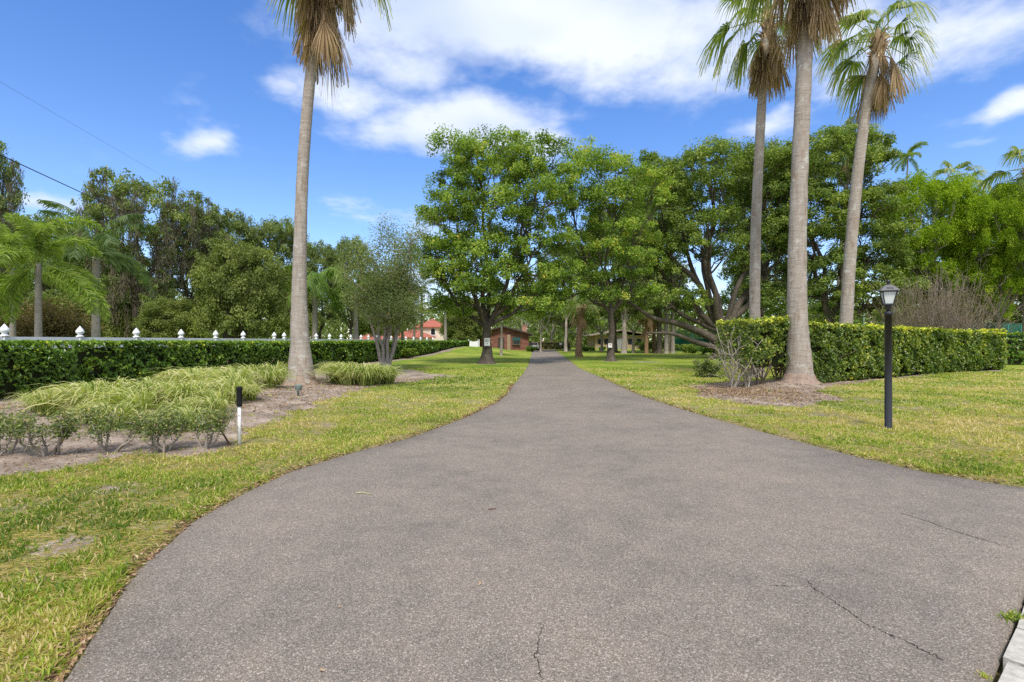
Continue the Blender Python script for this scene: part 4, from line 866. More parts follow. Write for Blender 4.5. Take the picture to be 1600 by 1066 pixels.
# ------------------------------------------------------------------ hedges
def hedge(name, A, B, w, h0, h1, leafm, size, dens, label, seed, ztop=None, sparse=None, bright=0.35, stems=None, zb=0.04):
    rng = np.random.default_rng(seed); A = np.array(A, float); B = np.array(B, float); L = np.linalg.norm(B-A); u = (B-A)/L; nrm = np.array([u[1], -u[0]])
    e = empty(name, (A[0], A[1], 0), label, 'hedge'); lf = Acc(); cr_ = Acc(); P0 = np.array([A[0], A[1], 0])
    def hh(s): return h0+(h1-h0)*s/L
    def gz(s, off): x = A[0]+u[0]*s+nrm[0]*off; y = A[1]+u[1]*s+nrm[1]*off; return x, y
    def dep(s, z): return (fbm(s, z*1.0+7, 1.5, seed, 3)-.5)*0.40+(fbm(s, z, 5.0, seed+3, 2)-.5)*0.20
    dist = lambda x, y: np.maximum(1, np.hypot(x, y)/15.0)
    for face, frac in (('front', 1.0), ('back', .35), ('top', 1.0), ('end0', 1), ('end1', 1)):
        area = {'front': L*h0, 'back': L*h0, 'top': L*w}.get(face, w*h0); n = int(area*dens*frac*(1.15 if face == 'top' else 1))
        s = rng.random(n)*L; v = rng.random(n)
        if face in ('front', 'back'):
            sg = 1 if face == 'front' else -1; z = v*hh(s); off = sg*(w/2)+sg*dep(s, z)-sg*np.abs(rng.normal(0, .09, n)); off -= sg*0.22*np.exp(-z/.28)*(1 if True else 0); N = np.stack([nrm[0]*sg*np.ones(n), nrm[1]*sg*np.ones(n), np.full(n, .35)], 1)
        elif face == 'top':
            off = (v-.5)*w; z = hh(s)+dep(s, off)*0.35-np.abs(rng.normal(0, .05, n))+(rng.random(n) < .04)*rng.uniform(0, .12, n); N = np.tile([0, 0, 1.0], (n, 1))
        else:
            s = (0 if face == 'end0' else L)+(1 if face == 'end1' else -1)*(dep(v*w, s)-np.abs(rng.normal(0, .08, n))); off = (v-.5)*w; z = rng.random(n)*h0; sg = 1 if face == 'end1' else -1; N = np.tile([u[0]*sg, u[1]*sg, .3], (n, 1))
        x, y = gz(s, off); g_ = ground_h(x, y)
        if ztop is not None: z = np.where(z+g_ > ztop+.06, ztop-g_+rng.normal(0, .02, n), z)
        if ztop is not None: scale_ = 1
        k = z > zb+.42*np.clip(fbm(s, s*0+off*.3, 1.1, seed+9, 3)-.38, 0, 1)
        k &= rng.random(n) < 1/dist(x, y)**1.4
        if face in ('front', 'top'): hol = fbm(s+off*.4, z*1.3, 3.2, seed+31, 3); k &= (hol+rng.normal(0, .05, n)) > (.36 if face == 'front' else .28)
        if sparse is not None: k &= rng.random(n) > sparse(s, z)
        x, y, z, N, s = x[k], y[k], z[k], N[k], s[k]; g_ = g_[k]; n2 = len(x); dd = dist(x, y)
        C = np.stack([x-A[0], y-A[1], z+g_], 1); sz = size*dd**.75*rng.uniform(.65, 1.3, n2)
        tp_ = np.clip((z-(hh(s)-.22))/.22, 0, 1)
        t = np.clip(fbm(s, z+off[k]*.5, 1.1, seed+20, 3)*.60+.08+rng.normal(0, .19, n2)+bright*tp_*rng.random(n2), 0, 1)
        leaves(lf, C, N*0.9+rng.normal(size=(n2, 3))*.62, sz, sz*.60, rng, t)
    for _ in range(int(min(L, 45)*2.2)):
        s1 = rng.random()*min(L, 45); o1 = rng.uniform(-.5, .5)*w; x1 = A[0]+u[0]*s1+nrm[0]*o1; y1 = A[1]+u[1]*s1+nrm[1]*o1; hh_ = float(hh(s1))
        if ztop is not None: hh_ = ztop-float(ground_h(x1, y1))
        m1 = rng.integers(5, 11); l1 = rng.uniform(.05, .16); C = np.stack([x1-A[0]+rng.normal(0, .03, m1), y1-A[1]+rng.normal(0, .03, m1), hh_+float(ground_h(x1, y1))-.02+rng.random(m1)*l1], 1)
        leaves(lf, C, rng.normal(size=(m1, 3))+np.array([0, 0, .4]), size*.9, size*.5, rng, np.clip(rng.normal(.75, .12, m1), 0, 1))
    lf.build('foliage', leafm, e, False)
    # dense twiggy inside
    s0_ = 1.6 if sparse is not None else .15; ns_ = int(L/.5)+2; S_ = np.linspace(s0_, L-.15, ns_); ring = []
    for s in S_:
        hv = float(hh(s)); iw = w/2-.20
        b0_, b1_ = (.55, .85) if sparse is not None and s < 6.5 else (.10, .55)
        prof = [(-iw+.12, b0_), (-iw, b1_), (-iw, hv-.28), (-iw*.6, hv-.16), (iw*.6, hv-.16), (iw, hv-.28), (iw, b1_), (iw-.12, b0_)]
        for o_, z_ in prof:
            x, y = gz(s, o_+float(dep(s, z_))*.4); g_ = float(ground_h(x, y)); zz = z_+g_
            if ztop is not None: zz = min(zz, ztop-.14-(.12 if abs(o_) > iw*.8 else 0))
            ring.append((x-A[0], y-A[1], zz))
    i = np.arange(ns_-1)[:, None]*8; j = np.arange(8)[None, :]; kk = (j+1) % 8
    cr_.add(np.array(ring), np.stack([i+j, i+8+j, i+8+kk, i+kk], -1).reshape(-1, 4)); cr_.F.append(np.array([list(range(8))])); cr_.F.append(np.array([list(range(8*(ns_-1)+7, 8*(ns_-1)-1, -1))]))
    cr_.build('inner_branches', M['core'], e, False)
    st = Acc(); ss = np.arange(.5, min(L, 40), .85) if stems is None else []
    for s in ss:
        x, y = gz(s+rng.uniform(-.2, .2), rng.uniform(-.1, .2)); g_ = float(ground_h(x, y)); p0 = np.array([x-A[0], y-A[1], g_-.05])
        st = Acc()
        for _ in range(3): tube(st, path(p0, p0+np.array([rng.normal(0, .25), rng.normal(0, .25), .75]), 5, rng, .08), np.linspace(.03, .015, 5), 5)
        st.build('stem', M['twig'], e)
    return e, rng
# left hedge (runs off the left edge towards the end of the lawn)
hedge('clipped_hedge', (-13.55, 9.0), (-6.15, 67.0), 1.1, 1.50, 1.45, M['hedge'], .095, 900, 'long low clipped green hedge in front of the white fence on the left', 61, ztop=1.435)
# right hedge with yellow new growth, bare at its left end
def spr(s, z):
    k = np.clip(1-(s-.1)/2.6, 0, 1); low = np.clip(1-(z-.35)/.75, 0, 1)
    return np.clip(k*.36+low*np.clip(1-(s-2.4)/2.4, 0, 1)*1.1, 0, .99)
eh, rng_ = hedge('clipped_hedge', (7.0, 16.2), (25.4, 27.2), 1.3, 2.15, 1.92, M['hedgey'], .080, 1500, 'tall clipped hedge with yellow new growth and bare stems at its left end', 62, sparse=spr, bright=.66, stems=False, ztop=None)
def hedge_stems():
    A = np.array([7.0, 16.2]); u = np.array([18.4, 11.0]); u /= np.linalg.norm(u); rng = np.random.default_rng(63)
    for s, n in [(-.15, 9), (.45, 7), (1.35, 8), (2.2, 7), (3.0, 7), (3.9, 6), (4.8, 6)]:
        a = Acc(); off = rng.uniform(-.2, .3); base = np.array([u[0]*s+u[1]*off, u[1]*s-u[0]*off, 0.0])
        for i in range(n):
            q = base+np.array([rng.normal(0, .32), rng.normal(0, .28), rng.uniform(1.2, 1.95)]); b0 = base+np.array([rng.normal(0, .04), rng.normal(0, .04), -.05])
            P = path(b0, q, 8, rng, .09); tube(a, P, np.linspace(.026, .009, 8), 6)
            for _ in range(4 if s < 2 else 2):
                s0 = P[rng.integers(2, 7)]; tube(a, path(s0, s0+np.array([rng.normal(0, .28), rng.normal(0, .28), rng.uniform(.1, .5)]), 5, rng, .12), np.linspace(.013, .005, 5), 4, cap=False)
        a.build('stem', M['palebark'] if s < 1 else M['twig'], eh)
hedge_stems()
hedge('clipped_hedge', (54.0, 54.5), (68.0, 56.0), 1.6, 3.1, 3.1, M['hedge'], .085, 900, 'darker green hedge beyond the pale palm trunk at the right edge', 64)
hedge('clipped_hedge', (22.0, 33.0), (33.5, 32.0), 1.2, 1.95, 2.0, M['hedge'], .09, 500, 'low green hedge seen just above the far part of the yellow hedge', 66)
hedge('clipped_hedge', (3.2, 90.5), (10.2, 90.0), 1.2, 1.35, 1.35, M['brownleaf'], .10, 260, 'dark brownish hedge closing the far end of the driveway', 65)

# ------------------------------------------------------------------ fence
def fence():
    rng = np.random.default_rng(7); A0 = 17.0
    def at(y): return (-A0+.12*y, y)
    ys = [11.6]+[A0/(.12+abs((px-800)/800)) for px in (7, 125, 213, 283, 337, 380, 428.5, 444, 494, 515, 533, 548, 564, 575.5, 588, 600, 611, 621)]
    e = empty('vinyl_fence', (at(15)[0], 15, 0), 'white vinyl privacy fence with pointed post caps behind the left hedge', 'fence'); o = np.array([at(15)[0], 15, 0])
    post = Acc(); 
    for k in (-1, 1): pass
    box(post, (0, 0, .82), (.14, .14, 1.64))
    pm = post.mesh('post', M['white'], False)
    cp = Acc(); lathe(cp, [(.0, 0), (.115, 0), (.115, .035), (.075, .05), (.06, .085), (.105, .13), (.125, .165), (.125, .195), (.095, .25), (.05, .31), (.012, .37), (0, .375)], (0, 0, 0), 14); cm = cp.mesh('post_cap', M['white'])
    for y in ys:
        x, y = at(y); q = obj('post', pm, e, (x-o[0], y-o[1], 0)); obj('post_cap', cm, q, (0, 0, 1.64))
    for a_, b_ in zip(ys[:-1], ys[1:]):
        p0 = np.array(at(a_)); p1 = np.array(at(b_)); L = np.linalg.norm(p1-p0)-.16; c = (p0+p1)/2-o[:2]; an = math.atan2(p1[1]-p0[1], p1[0]-p0[0]); a = Acc()
        box(a, (c[0], c[1], 1.555), (L, .07, .15), rz=an); box(a, (c[0], c[1], .80), (L, .025, 1.44), rz=an); box(a, (c[0], c[1], .05), (L, .05, .06), rz=an)
        a.build('panel', M['white'], e, False)
    # picket part further on
    y0 = ys[-1]+.3; e2 = empty('picket_fence', (at(y0)[0], y0, 0), 'white picket fence continuing past the red roofed house', 'fence'); o = np.array([at(y0)[0], y0]); a = Acc(); yy = np.arange(0, 12.5, .15)
    pk = Acc(); an = math.atan2(1, .12)
    for q in yy:
        x = .12*q; box(pk, (x, q, .80), (.09, .02, 1.46), rz=an)
        t_ = np.array([(x-.045*math.cos(an), q-.045*math.sin(an), 1.53), (x+.045*math.cos(an), q+.045*math.sin(an), 1.53), (x, q, 1.61)]); pk.add(t_, [(0, 1, 2)])
    pk.build('pickets', M['white'], e2, False); rl = Acc()
    for z in (.4, 1.2): box(rl, (.12*6.2+.03, 6.2, z), (12.6, .04, .09), rz=an)
    rl.build('rails', M['white'], e2, False); ps = Acc(); box(ps, (0, 0, .8), (.13, .13, 1.6)); pms = ps.mesh('post', M['white'], False)
    for q in (0, 2.5, 5, 7.5, 10, 12.5): w = obj('post', pms, e2, (.12*q-.1, q, 0)); obj('post_cap', cm, w, (0, 0, 1.6))
    # white solid panel by the brick house
    g = empty('white_gate', (-5.9, 70.5, .55), 'white sagging top solid gate between the hedge end and the brick house', 'gate'); a = Acc(); xs = np.linspace(0, 1.25, 9); tops = 1.02-.14*np.sin(np.linspace(0, math.pi, 9))
    for i in range(8):
        box(a, ((xs[i]+xs[i+1])/2, 0, (tops[i]+tops[i+1])/4), (.15, .05, (tops[i]+tops[i+1])/2))
    a.build('board_panel', M['white'], g, False)
    for x in (-.08, 1.36): a = Acc(); box(a, (x, 0, .56), (.12, .12, 1.2)); a.build('post', M['white'], g, False)
fence()

# ------------------------------------------------------------------ border grass, small shrubs
def blades_clump(seed, n=230, h=.62, sp=.55, wd=.016, wind=(0, 0)):
    rng = np.random.default_rng(seed); a = Acc()
    th = rng.uniform(0, 6.283, n); ro = np.abs(rng.normal(0, .10, n)); reach = rng.uniform(.15, 1.0, n)*sp; hh = h*rng.uniform(.55, 1.1, n); drop = rng.uniform(.15, .85, n)
    m_ = 6; t_ = np.linspace(0, 1, m_)[None, :]; d = np.stack([np.cos(th), np.sin(th)], 1)
    rad = ro[:, None]+reach[:, None]*t_**1.25; X = d[:, :1]*rad+wind[0]*t_**2; Y = d[:, 1:]*rad+wind[1]*t_**2; Z = hh[:, None]*(1-(1-t_)**2)*1.05-drop[:, None]*hh[:, None]*np.clip(t_-.45, 0, 1)**2*2.4*(reach[:, None]/sp+.25)
    C = np.stack([X, Y, Z], -1); s_ = np.stack([-np.sin(th+rng.normal(0, .5, n)), np.cos(th), rng.normal(0, .25, n)], 1)[:, None, :]
    w = (wd*rng.uniform(.7, 1.25, n))[:, None, None]*np.array([.8, 1, 1, .85, .55, .08])[None, :, None]
    V = np.stack([C-s_*w/2, C+s_*w/2], 2).reshape(-1, 3); b = (np.arange(n)*m_*2)[:, None]+(np.arange(m_-1)*2)[None, :]
    F = np.stack([b, b+1, b+3, b+2], -1).reshape(-1, 4); t0 = np.clip(rng.normal(.52, .2, n), 0, 1); t = np.clip(t0[:, None]+(t_-.5)*.25, 0, 1); a.add(V, F, np.repeat(t.ravel(), 2))
    return a.mesh('blades', M['lir'], False)
LIR = [blades_clump(600+i, 230, .56, .70, .023, w) for i, w in enumerate([(0, 0), (-.18, .05), (.1, -.1), (-.25, -.05)])]
def border_grass():
    rng = np.random.default_rng(12); k = 0
    def clump(x, y, s, lab, grp, hs=1.0):
        nonlocal k
        o = obj('ornamental_grass', LIR[k % 4], None, gl(x, y), (0, 0, rng.uniform(-.6, .6)), (s, s, s*hs)); tag(o, lab, 'ornamental grass', grp); k += 1
    lab = 'arching variegated yellow green grass clump in the drift behind the row of small shrubs'
    for row, (y, xs_) in enumerate([(8.35, np.arange(-6.9, -4.6, .62)), (9.0, np.arange(-8.3, -4.9, .62)), (9.8, np.arange(-8.9, -5.2, .62)), (10.7, np.arange(-9.1, -5.4, .65)), (11.8, np.arange(-8.6, -5.4, .7))]):
        for x in xs_: clump(x+rng.uniform(-.2, .2), y+rng.uniform(-.25, .25), rng.uniform(.72, 1.12), lab, 'border grass clumps in the drift', 1.0 if row else .8)
    for x, y in [(-8.6, 14.2), (-8.1, 15.1), (-7.6, 14.0), (-9.2, 15.4), (-8.3, 16.3), (-7.8, 16.9), (-9.3, 17.2), (-9.9, 16.2), (-7.4, 16.6), (-8.9, 13.4), (-8.0, 12.9), (-7.2, 15.3), (-6.9, 12.6)]:
        clump(x, y, rng.uniform(1.1, 1.4), 'variegated grass clump between the drift and the left side of the left palm', 'border grass clumps left of the palm')
    for x, y in [(-5.9, 17.2), (-5.2, 17.0), (-4.65, 17.2), (-5.6, 18.0), (-4.9, 18.0), (-6.1, 18.3), (-4.3, 17.7), (-5.4, 16.7), (-4.8, 16.7)]:
        clump(x, y, rng.uniform(1.15, 1.4), 'yellow green grass clump in the mound right of the left palm base', 'border grass clumps right of the palm')
border_grass()
def leafy_shrub(seed, label, x, y, hw, H, nst=7, leafm='shrub', lsz=.045, nl=26, lowgap=.35, name='small_shrub', group=None, bm='palebark', tip=14):
    rng = np.random.default_rng(seed); e = empty(name, gl(x, y), label, 'shrub', group); st = Acc(); lf = Acc(); T = []
    for i in range(nst):
        a_ = i*2.4+rng.uniform(-.4, .4); r_ = hw*rng.uniform(.35, .95); q = np.array([math.cos(a_)*r_, math.sin(a_)*r_*.8, H*rng.uniform(.55, .9)]); b0 = np.array([rng.normal(0, .03), rng.normal(0, .03), -.04])
        P = path(b0, q, 9, rng, .07, bend=(math.cos(a_)*r_*.12, 0, -.02)); tube(st, P, np.linspace(.020, .008, 9)*(H/.65)**.5, 6)
        for _ in range(tip):
            s0 = P[rng.integers(4, 9)]; v = rdir(rng, 1)[0]*rng.uniform(.08, .22)*H/.65+np.array([0, 0, .06]); q2 = s0+v; q2[2] = min(q2[2], H*rng.uniform(.9, 1.02))
            tube(st, path(s0, q2, 4, rng, .1), np.linspace(.006, .003, 4), 4, cap=False); T.append(q2); T.append((s0+q2)/2)
    T = np.array(T); T = T[T[:, 2] > lowgap*H]; C = np.repeat(T, nl, 0)+rng.normal(size=(len(T)*nl, 3))*.055*H/.65; C[:, 2] = np.minimum(C[:, 2], H*1.03)
    N = rng.normal(size=C.shape)*.7; N[:, 2] += .7; L = lsz*rng.uniform(.6, 1.25, len(C)); t = np.clip(rng.normal(.5, .2, len(C))+(C[:, 2]/H-.6)*.35, 0, 1)
    leaves(lf, C, N, L, L*.55, rng, t); st.build('stems', M[bm], e); lf.build('foliage', M[leafm], e, False)
for i, (px, py, hw, H, lab) in enumerate([(2, 720, .36, .58, 'small woody shrub cut off by the left edge, first of the front row'), (75, 720, .42, .57, 'wide small shrub with splayed grey stems, second of the front row'),
                                          (172, 714, .36, .57, 'small shrub with V shaped stems, third of the front row'), (252, 712, .33, .55, 'small shrub on a short single foot, fourth of the front row'), (322, 706, .23, .52, 'narrow small shrub beside the rusty rod, right end of the front row')]):
    x, y = G(px, py); leafy_shrub(80+i, lab, x, y, hw*1.1, H, (5, 6, 5, 5, 4)[i], lsz=.042, nl=16, lowgap=.50, tip=14)
x, y = G(1105, 590); leafy_shrub(90, 'loose leafy weed shrub at the left foot of the yellow hedge', x, y, .55, .75, 9, 'shrub', .08, 14, .1, tip=10)
x, y = G(1018, 545); 
for i, (px, py, d, hw, H, lab, m_) in enumerate([(1075, 546, 62, 1.6, 1.1, 'low shrub mound before the left part of the green tennis fence', 'oak2'), (1100, 547, 56, 1.8, .9, 'flat green shrub at the foot of the green fence beside the live oak', 'hedge'), (1005, 541, 76, 1.4, 1.5, 'rounded shrub before the tan house wall', 'oak2'),
                                                 (830, 546, 72, .9, .7, 'clipped little bush beside the driveway in front of the brick house corner', 'hedge'), (1025, 543, 66, 1.2, 1.6, 'shrub among the orange skirted palms', 'soft'),
                                                 (915, 544, 75, .6, .6, 'tiny round bush right of the driveway, nearest the boot covered palm', 'hedge'), (925, 544, 78, .6, .6, 'tiny round bush second from the boot covered palm', 'hedge'), (941, 543, 80, .6, .6, 'tiny round bush just left of the slim oak trunk', 'hedge'),
                                                 (640, 548, 42, .8, .8, 'bright green bush in front of the left hedge right of the multi stemmed tree', 'pale')]):
    leafy_shrub(100+i, lab, (px-800)/800*d, d, hw, H, 8, m_, .16, 16, .02, name='round_bush', bm='twig', tip=12)
for i, (px, d, topy, hw, lab) in enumerate([(25, 26, 470, 1.8, 'reddish brown bush behind the fence at the far left'), (92, 27, 475, 1.6, 'olive brown bush behind the fence between the palms')]):
    leafy_shrub(120+i, lab, (px-800)/800*d, d, hw, CAMH+(533-topy)/800*d, 10, 'brownleaf', .14, 26, .1, name='tall_bush', bm='twig', tip=20)

# ------------------------------------------------------------------ lamp post, stakes, spotlights
def lamp():
    x, y = G(1388, 671); e = empty('lamp_post', (x, y, 0), 'black post lantern with glass panes standing on the right lawn', 'lamp post', rz=R(-24))
    a = Acc(); lathe(a, [(.0, -.05), (.062, -.05), (.062, .0), (.056, .01), (.054, .9), (.0535, 1.93), (.06, 1.93), (.06, 1.99), (.05, 2.0), (.0, 2.0)], (0, 0, 0), 24); a.build('post', M['black'], e)
    a = Acc(); lathe(a, [(.0, 2.0), (.035, 2.0), (.03, 2.05), (.048, 2.09), (.048, 2.12), (0, 2.12)], (0, 0, 0), 20); a.build('neck', M['black'], e)
    b, t_, z0, z1 = .060, .098, 2.13, 2.33
    fr = Acc(); box(fr, (0, 0, 2.12), (.14, .14, .025)); box(fr, (0, 0, 2.34), (.214, .214, .018))
    for sx in (-1, 1):
        for sy in (-1, 1): tube(fr, [(sx*b, sy*b, z0), (sx*t_, sy*t_, z1)], .0085, 6)
    fr.build('lantern_frame', M['black'], e, False)
    for k in range(4):
        a = Acc(); c = [(-b*.96, -b*.96, z0+.004), (b*.96, -b*.96, z0+.004), (t_*.96, -t_*.96, z1-.002), (-t_*.96, -t_*.96, z1-.002)]; an = k*math.pi/2
        q = [(p_[0]*math.cos(an)-p_[1]*math.sin(an), p_[0]*math.sin(an)+p_[1]*math.cos(an), p_[2]) for p_ in c]; inn = [(v[0]*.97, v[1]*.97, v[2]) for v in q]
        a.add(q+inn, [(0, 1, 2, 3), (7, 6, 5, 4), (0, 4, 5, 1), (1, 5, 6, 2), (2, 6, 7, 3), (3, 7, 4, 0)]); a.build('glass_pane', M['glass'], e, False)
    a = Acc(); lathe(a, [(0, 2.14), (.018, 2.14), (.018, 2.20), (.014, 2.205), (.024, 2.24), (.022, 2.27), (0, 2.29)], (0, 0, 0), 12); a.build('bulb', M['whitep'], e)
    rf = Acc(); v = []; lv = [(.133, 2.348), (.130, 2.362), (.095, 2.40), (.042, 2.45), (.028, 2.455)]
    for r_, z in lv: v += [(-r_, -r_, z), (r_, -r_, z), (r_, r_, z), (-r_, r_, z)]
    f = [(3, 2, 1, 0)]
    for k in range(4): f += [(k*4+j, k*4+(j+1) % 4, k*4+4+(j+1) % 4, k*4+4+j) for j in range(4)]
    f.append((16, 17, 18, 19)); rf.add(v, f); roof = rf.build('lantern_roof', plain('mottled_grey_roof', (.13, .125, .125), .4, .5, .35, 25), e, False)  # roof colour: paler and more mottled grey than the post's black
    for k, (zz, rr) in enumerate([(2.382, .113), (2.402, .094)]):
        a = Acc(); box(a, (0, -rr, zz), (.10, .008, .006)); a.build('vent_slot', M['grip'], roof, False)
    a = Acc(); lathe(a, [(.0, 2.455), (.03, 2.46), (.012, 2.475), (.024, 2.49), (.03, 2.505), (.02, 2.53), (.006, 2.545), (0, 2.546)], (0, 0, 0), 14); a.build('finial', M['black'], e)
    a = Acc(); tube(a, [(.07, 0, 2.12), (.085, 0, 2.06), (.075, 0, 2.0), (.068, 0, 1.95)], .006, 6); a.build('bracket', M['verdigris'], e)
lamp()
def stakes():
    x, y = G(374, 700); e = empty('marker_stake', gl(x, y), 'thin white stake with thick black foam grip at the bed corner', 'stake')
    a = Acc(); lathe(a, [(0, -.1), (.022, -.1), (.022, .58), (0, .58)], (0, 0, 0), 14); a.build('pole', M['whitep'], e)
    a = Acc(); lathe(a, [(0, .56), (.034, .56), (.037, .575), (.034, .60), (.037, .66), (.035, .78), (.041, .80), (.041, .825), (.02, .84), (0, .84)], (0, 0, 0), 16); a.build('grip', M['grip'], e)
    p0 = G(366, 703); q = Wp(340, 664, 7.25); a = Acc(); tube(a, [(p0[0], p0[1], -.03), q], .012, 8); o = a.build('steel_rod', M['rust']); tag(o, 'rusty thin rod leaning against the last small shrub beside the white stake', 'rod')
    for px, py, lab, s_ in [(466, 626, 'small weathered green spotlight on a stem in front of the left palm', 1.0), (1353, 583, 'small grey garden spotlight at the foot of the yellow hedge', 1.3)]:
        x, y = G(px, py); e = empty('garden_spotlight', gl(x, y), lab, 'spotlight'); a = Acc(); lathe(a, [(0, -.05), (.028*s_, -.05), (.028*s_, .14*s_), (.045*s_, .16*s_), (0, .17*s_)], (0, 0, 0), 12); a.build('stem', M['verdigris'], e)
        a = Acc(); tube(a, [(0, 0, .16*s_), (0, 0, .18*s_), (0, .02, .26*s_), (0, .03, .30*s_)], [.05*s_, .075*s_, .09*s_, .095*s_], 14); a.build('lamp_head', M['verdigris'], e)
stakes()

# ------------------------------------------------------------------ signs on the trunks
def sign(name, c, w, h, label, lines, mat):
    e = empty(name, c, label, 'sign'); a = Acc(); box(a, (0, 0, 0), (w, .012, h)); a.build('board', M['whitep'], e, False)
    for (x, z, lw, lh) in lines: q = Acc(); box(q, (x*w, -.009, z*h), (lw*w, .004, lh*h)); q.build('lettering', mat, e, False)
sign('notice_sign', (b1[0]+.02, b1[1]-.47, CAMH+(533-534.5)/800*32.5+.0), .36, .50, 'pale notice with rows of small grey lettering nailed to the big oak trunk', [(0, .36, .82, .07), (0, .22, .8, .05), (0, .12, .82, .05), (0, .02, .8, .05), (.03, -.19, .30, .09), (0, -.40, .8, .03)], M['paleline'])
sign('notice_sign', (b2[0]-.13, b2[1]-.36, CAMH+(533-540)/800*37), .27, .30, 'small square white notice with reddish lettering on the slim oak trunk', [(.05, .22, .5, .16), (.05, .02, .45, .06)], M['redline'])

# ------------------------------------------------------------------ wires
def wire(name, pts, r, mat, label):
    P = np.array(pts, float); t0 = np.linspace(0, 1, len(P)); t_ = np.linspace(0, 1, 40); Q = np.stack([np.interp(t_, t0, P[:, c]) for c in range(3)], 1)
    a = Acc(); tube(a, Q, r, 5); o = a.build(name, mat); tag(o, label, 'cable')
w0 = np.array(Wp(0, 242, 16)); w1 = np.array(Wp(190, 330, 26)); dv = (w1-w0)
wire('utility_cable', [w0-dv*1.5, w0, w1, w0+dv*2.2], .018, M['wire'], 'thick black overhead cable descending from the left edge into the trees')
w0 = np.array(Wp(0, 128, 22)); w1 = np.array(Wp(340, 325, 44)); dv = w1-w0
wire('utility_cable', [w0-dv*.6, w0, w1, w0+dv*1.15], .006, M['thinwire'], 'faint thin overhead cable crossing the blue sky at upper left')

# ------------------------------------------------------------------ buildings
def gable(acc, x0, x1, y0, y1, ez, pz, over=.5, th=.18):
    xm = (x0+x1)/2; sl = (pz-ez)/(xm-x0)
    for sg, xe in ((-1, x0), (1, x1)):
        xo = xe+sg*over; zo = ez-sl*over
        v = [(xm, y0-over, pz), (xo, y0-over, zo), (xo, y1+over, zo), (xm, y1+over, pz)]; v += [(a_, b_, c_+th) for a_, b_, c_ in v]
        acc.add(v, [(0, 3, 2, 1), (4, 5, 6, 7), (0, 1, 5, 4), (1, 2, 6, 5), (2, 3, 7, 6), (3, 0, 4, 7)])
def brick_house():
    d = 80.0; k = d/800; x0 = (747-800)*k; x1 = (826-800)*k; e = empty('brick_house', ((x0+x1)/2, d, 0), 'low brown brick house with gable roof at the far left of the driveway end', 'house'); w = (x1-x0)/2
    a = Acc(); ez, pz = 2.55, 3.65
    a.add([(-w, 0, -.2), (w, 0, -.2), (w, 0, ez), (0, 0, pz), (-w, 0, ez), (-w, 12, -.2), (w, 12, -.2), (w, 12, ez), (0, 12, pz), (-w, 12, ez)], [(0, 1, 2, 3, 4)]); a.F.append(np.array([[5, 9, 8, 7, 6]])); a.F.append(np.array([[1, 6, 7, 2], [0, 4, 9, 5]]))
    a.build('wall', M['brick'], e, False); r_ = Acc(); gable(r_, -w, w, 0, 12, ez+.02, pz+.02, .7, .22); rf = r_.build('roof', M['shingle'], e, False)
    c = Acc(); box(c, (w-.55, 4, 3.0), (.75, .75, 2.0)); box(c, (w-.55, 4, 4.03), (.88, .88, .12)); c.build('chimney', M['chim'], rf, False)
    wx = (807-800)*k-(x0+x1)/2
    f = Acc(); box(f, (wx, -.03, 1.45), (1.1, .06, 1.0)); fr = f.build('window', M['whitep'], e, False); f = Acc(); box(f, (wx, -.07, 1.45), (.98, .03, .88)); f.build('pane', M['pane'], fr, False)
    f = Acc(); f.add([(wx-.62, -.03, 2.1), (wx+.62, -.03, 2.1), (wx+.62, -.75, 1.62), (wx-.62, -.75, 1.62), (wx-.62, -.03, 2.06), (wx+.62, -.03, 2.06), (wx+.62, -.75, 1.50), (wx-.62, -.75, 1.50)], [(0, 3, 2, 1), (4, 5, 6, 7), (3, 7, 6, 2), (0, 4, 7, 3), (1, 2, 6, 5)]); f.build('awning', M['awning'], e, False)
    f = Acc(); box(f, (-.35, -.04, 1.0), (1.0, .08, 2.1)); f.build('door', M['shingle'], e, False); f = Acc(); box(f, (.85, -.10, 1.2), (.5, .16, 2.6)); f.build('pilaster', M['tanwall'], e, False)
    v = empty('parked_vehicle', (3.5, 84.0, 0), 'white car barely visible at the left of the driveway end', 'car'); b = Acc(); box(b, (0, 0, .55), (1.7, 4.2, .5)); box(b, (0, .2, 1.0), (1.4, 2.1, .45)); b.build('body', M['whitep'], v, False)
    for sx in (-.75, .75):
        for sy in (-1.3, 1.3): t_ = Acc(); tube(t_, [(sx-.1, sy, .32), (sx+.1, sy, .32)], .32, 14); t_.build('wheel', M['grip'], v)
    b = Acc(); box(b, (0, -.86, 1.02), (1.25, .02, .32)); b.build('windscreen', M['pane'], v, False)
brick_house()
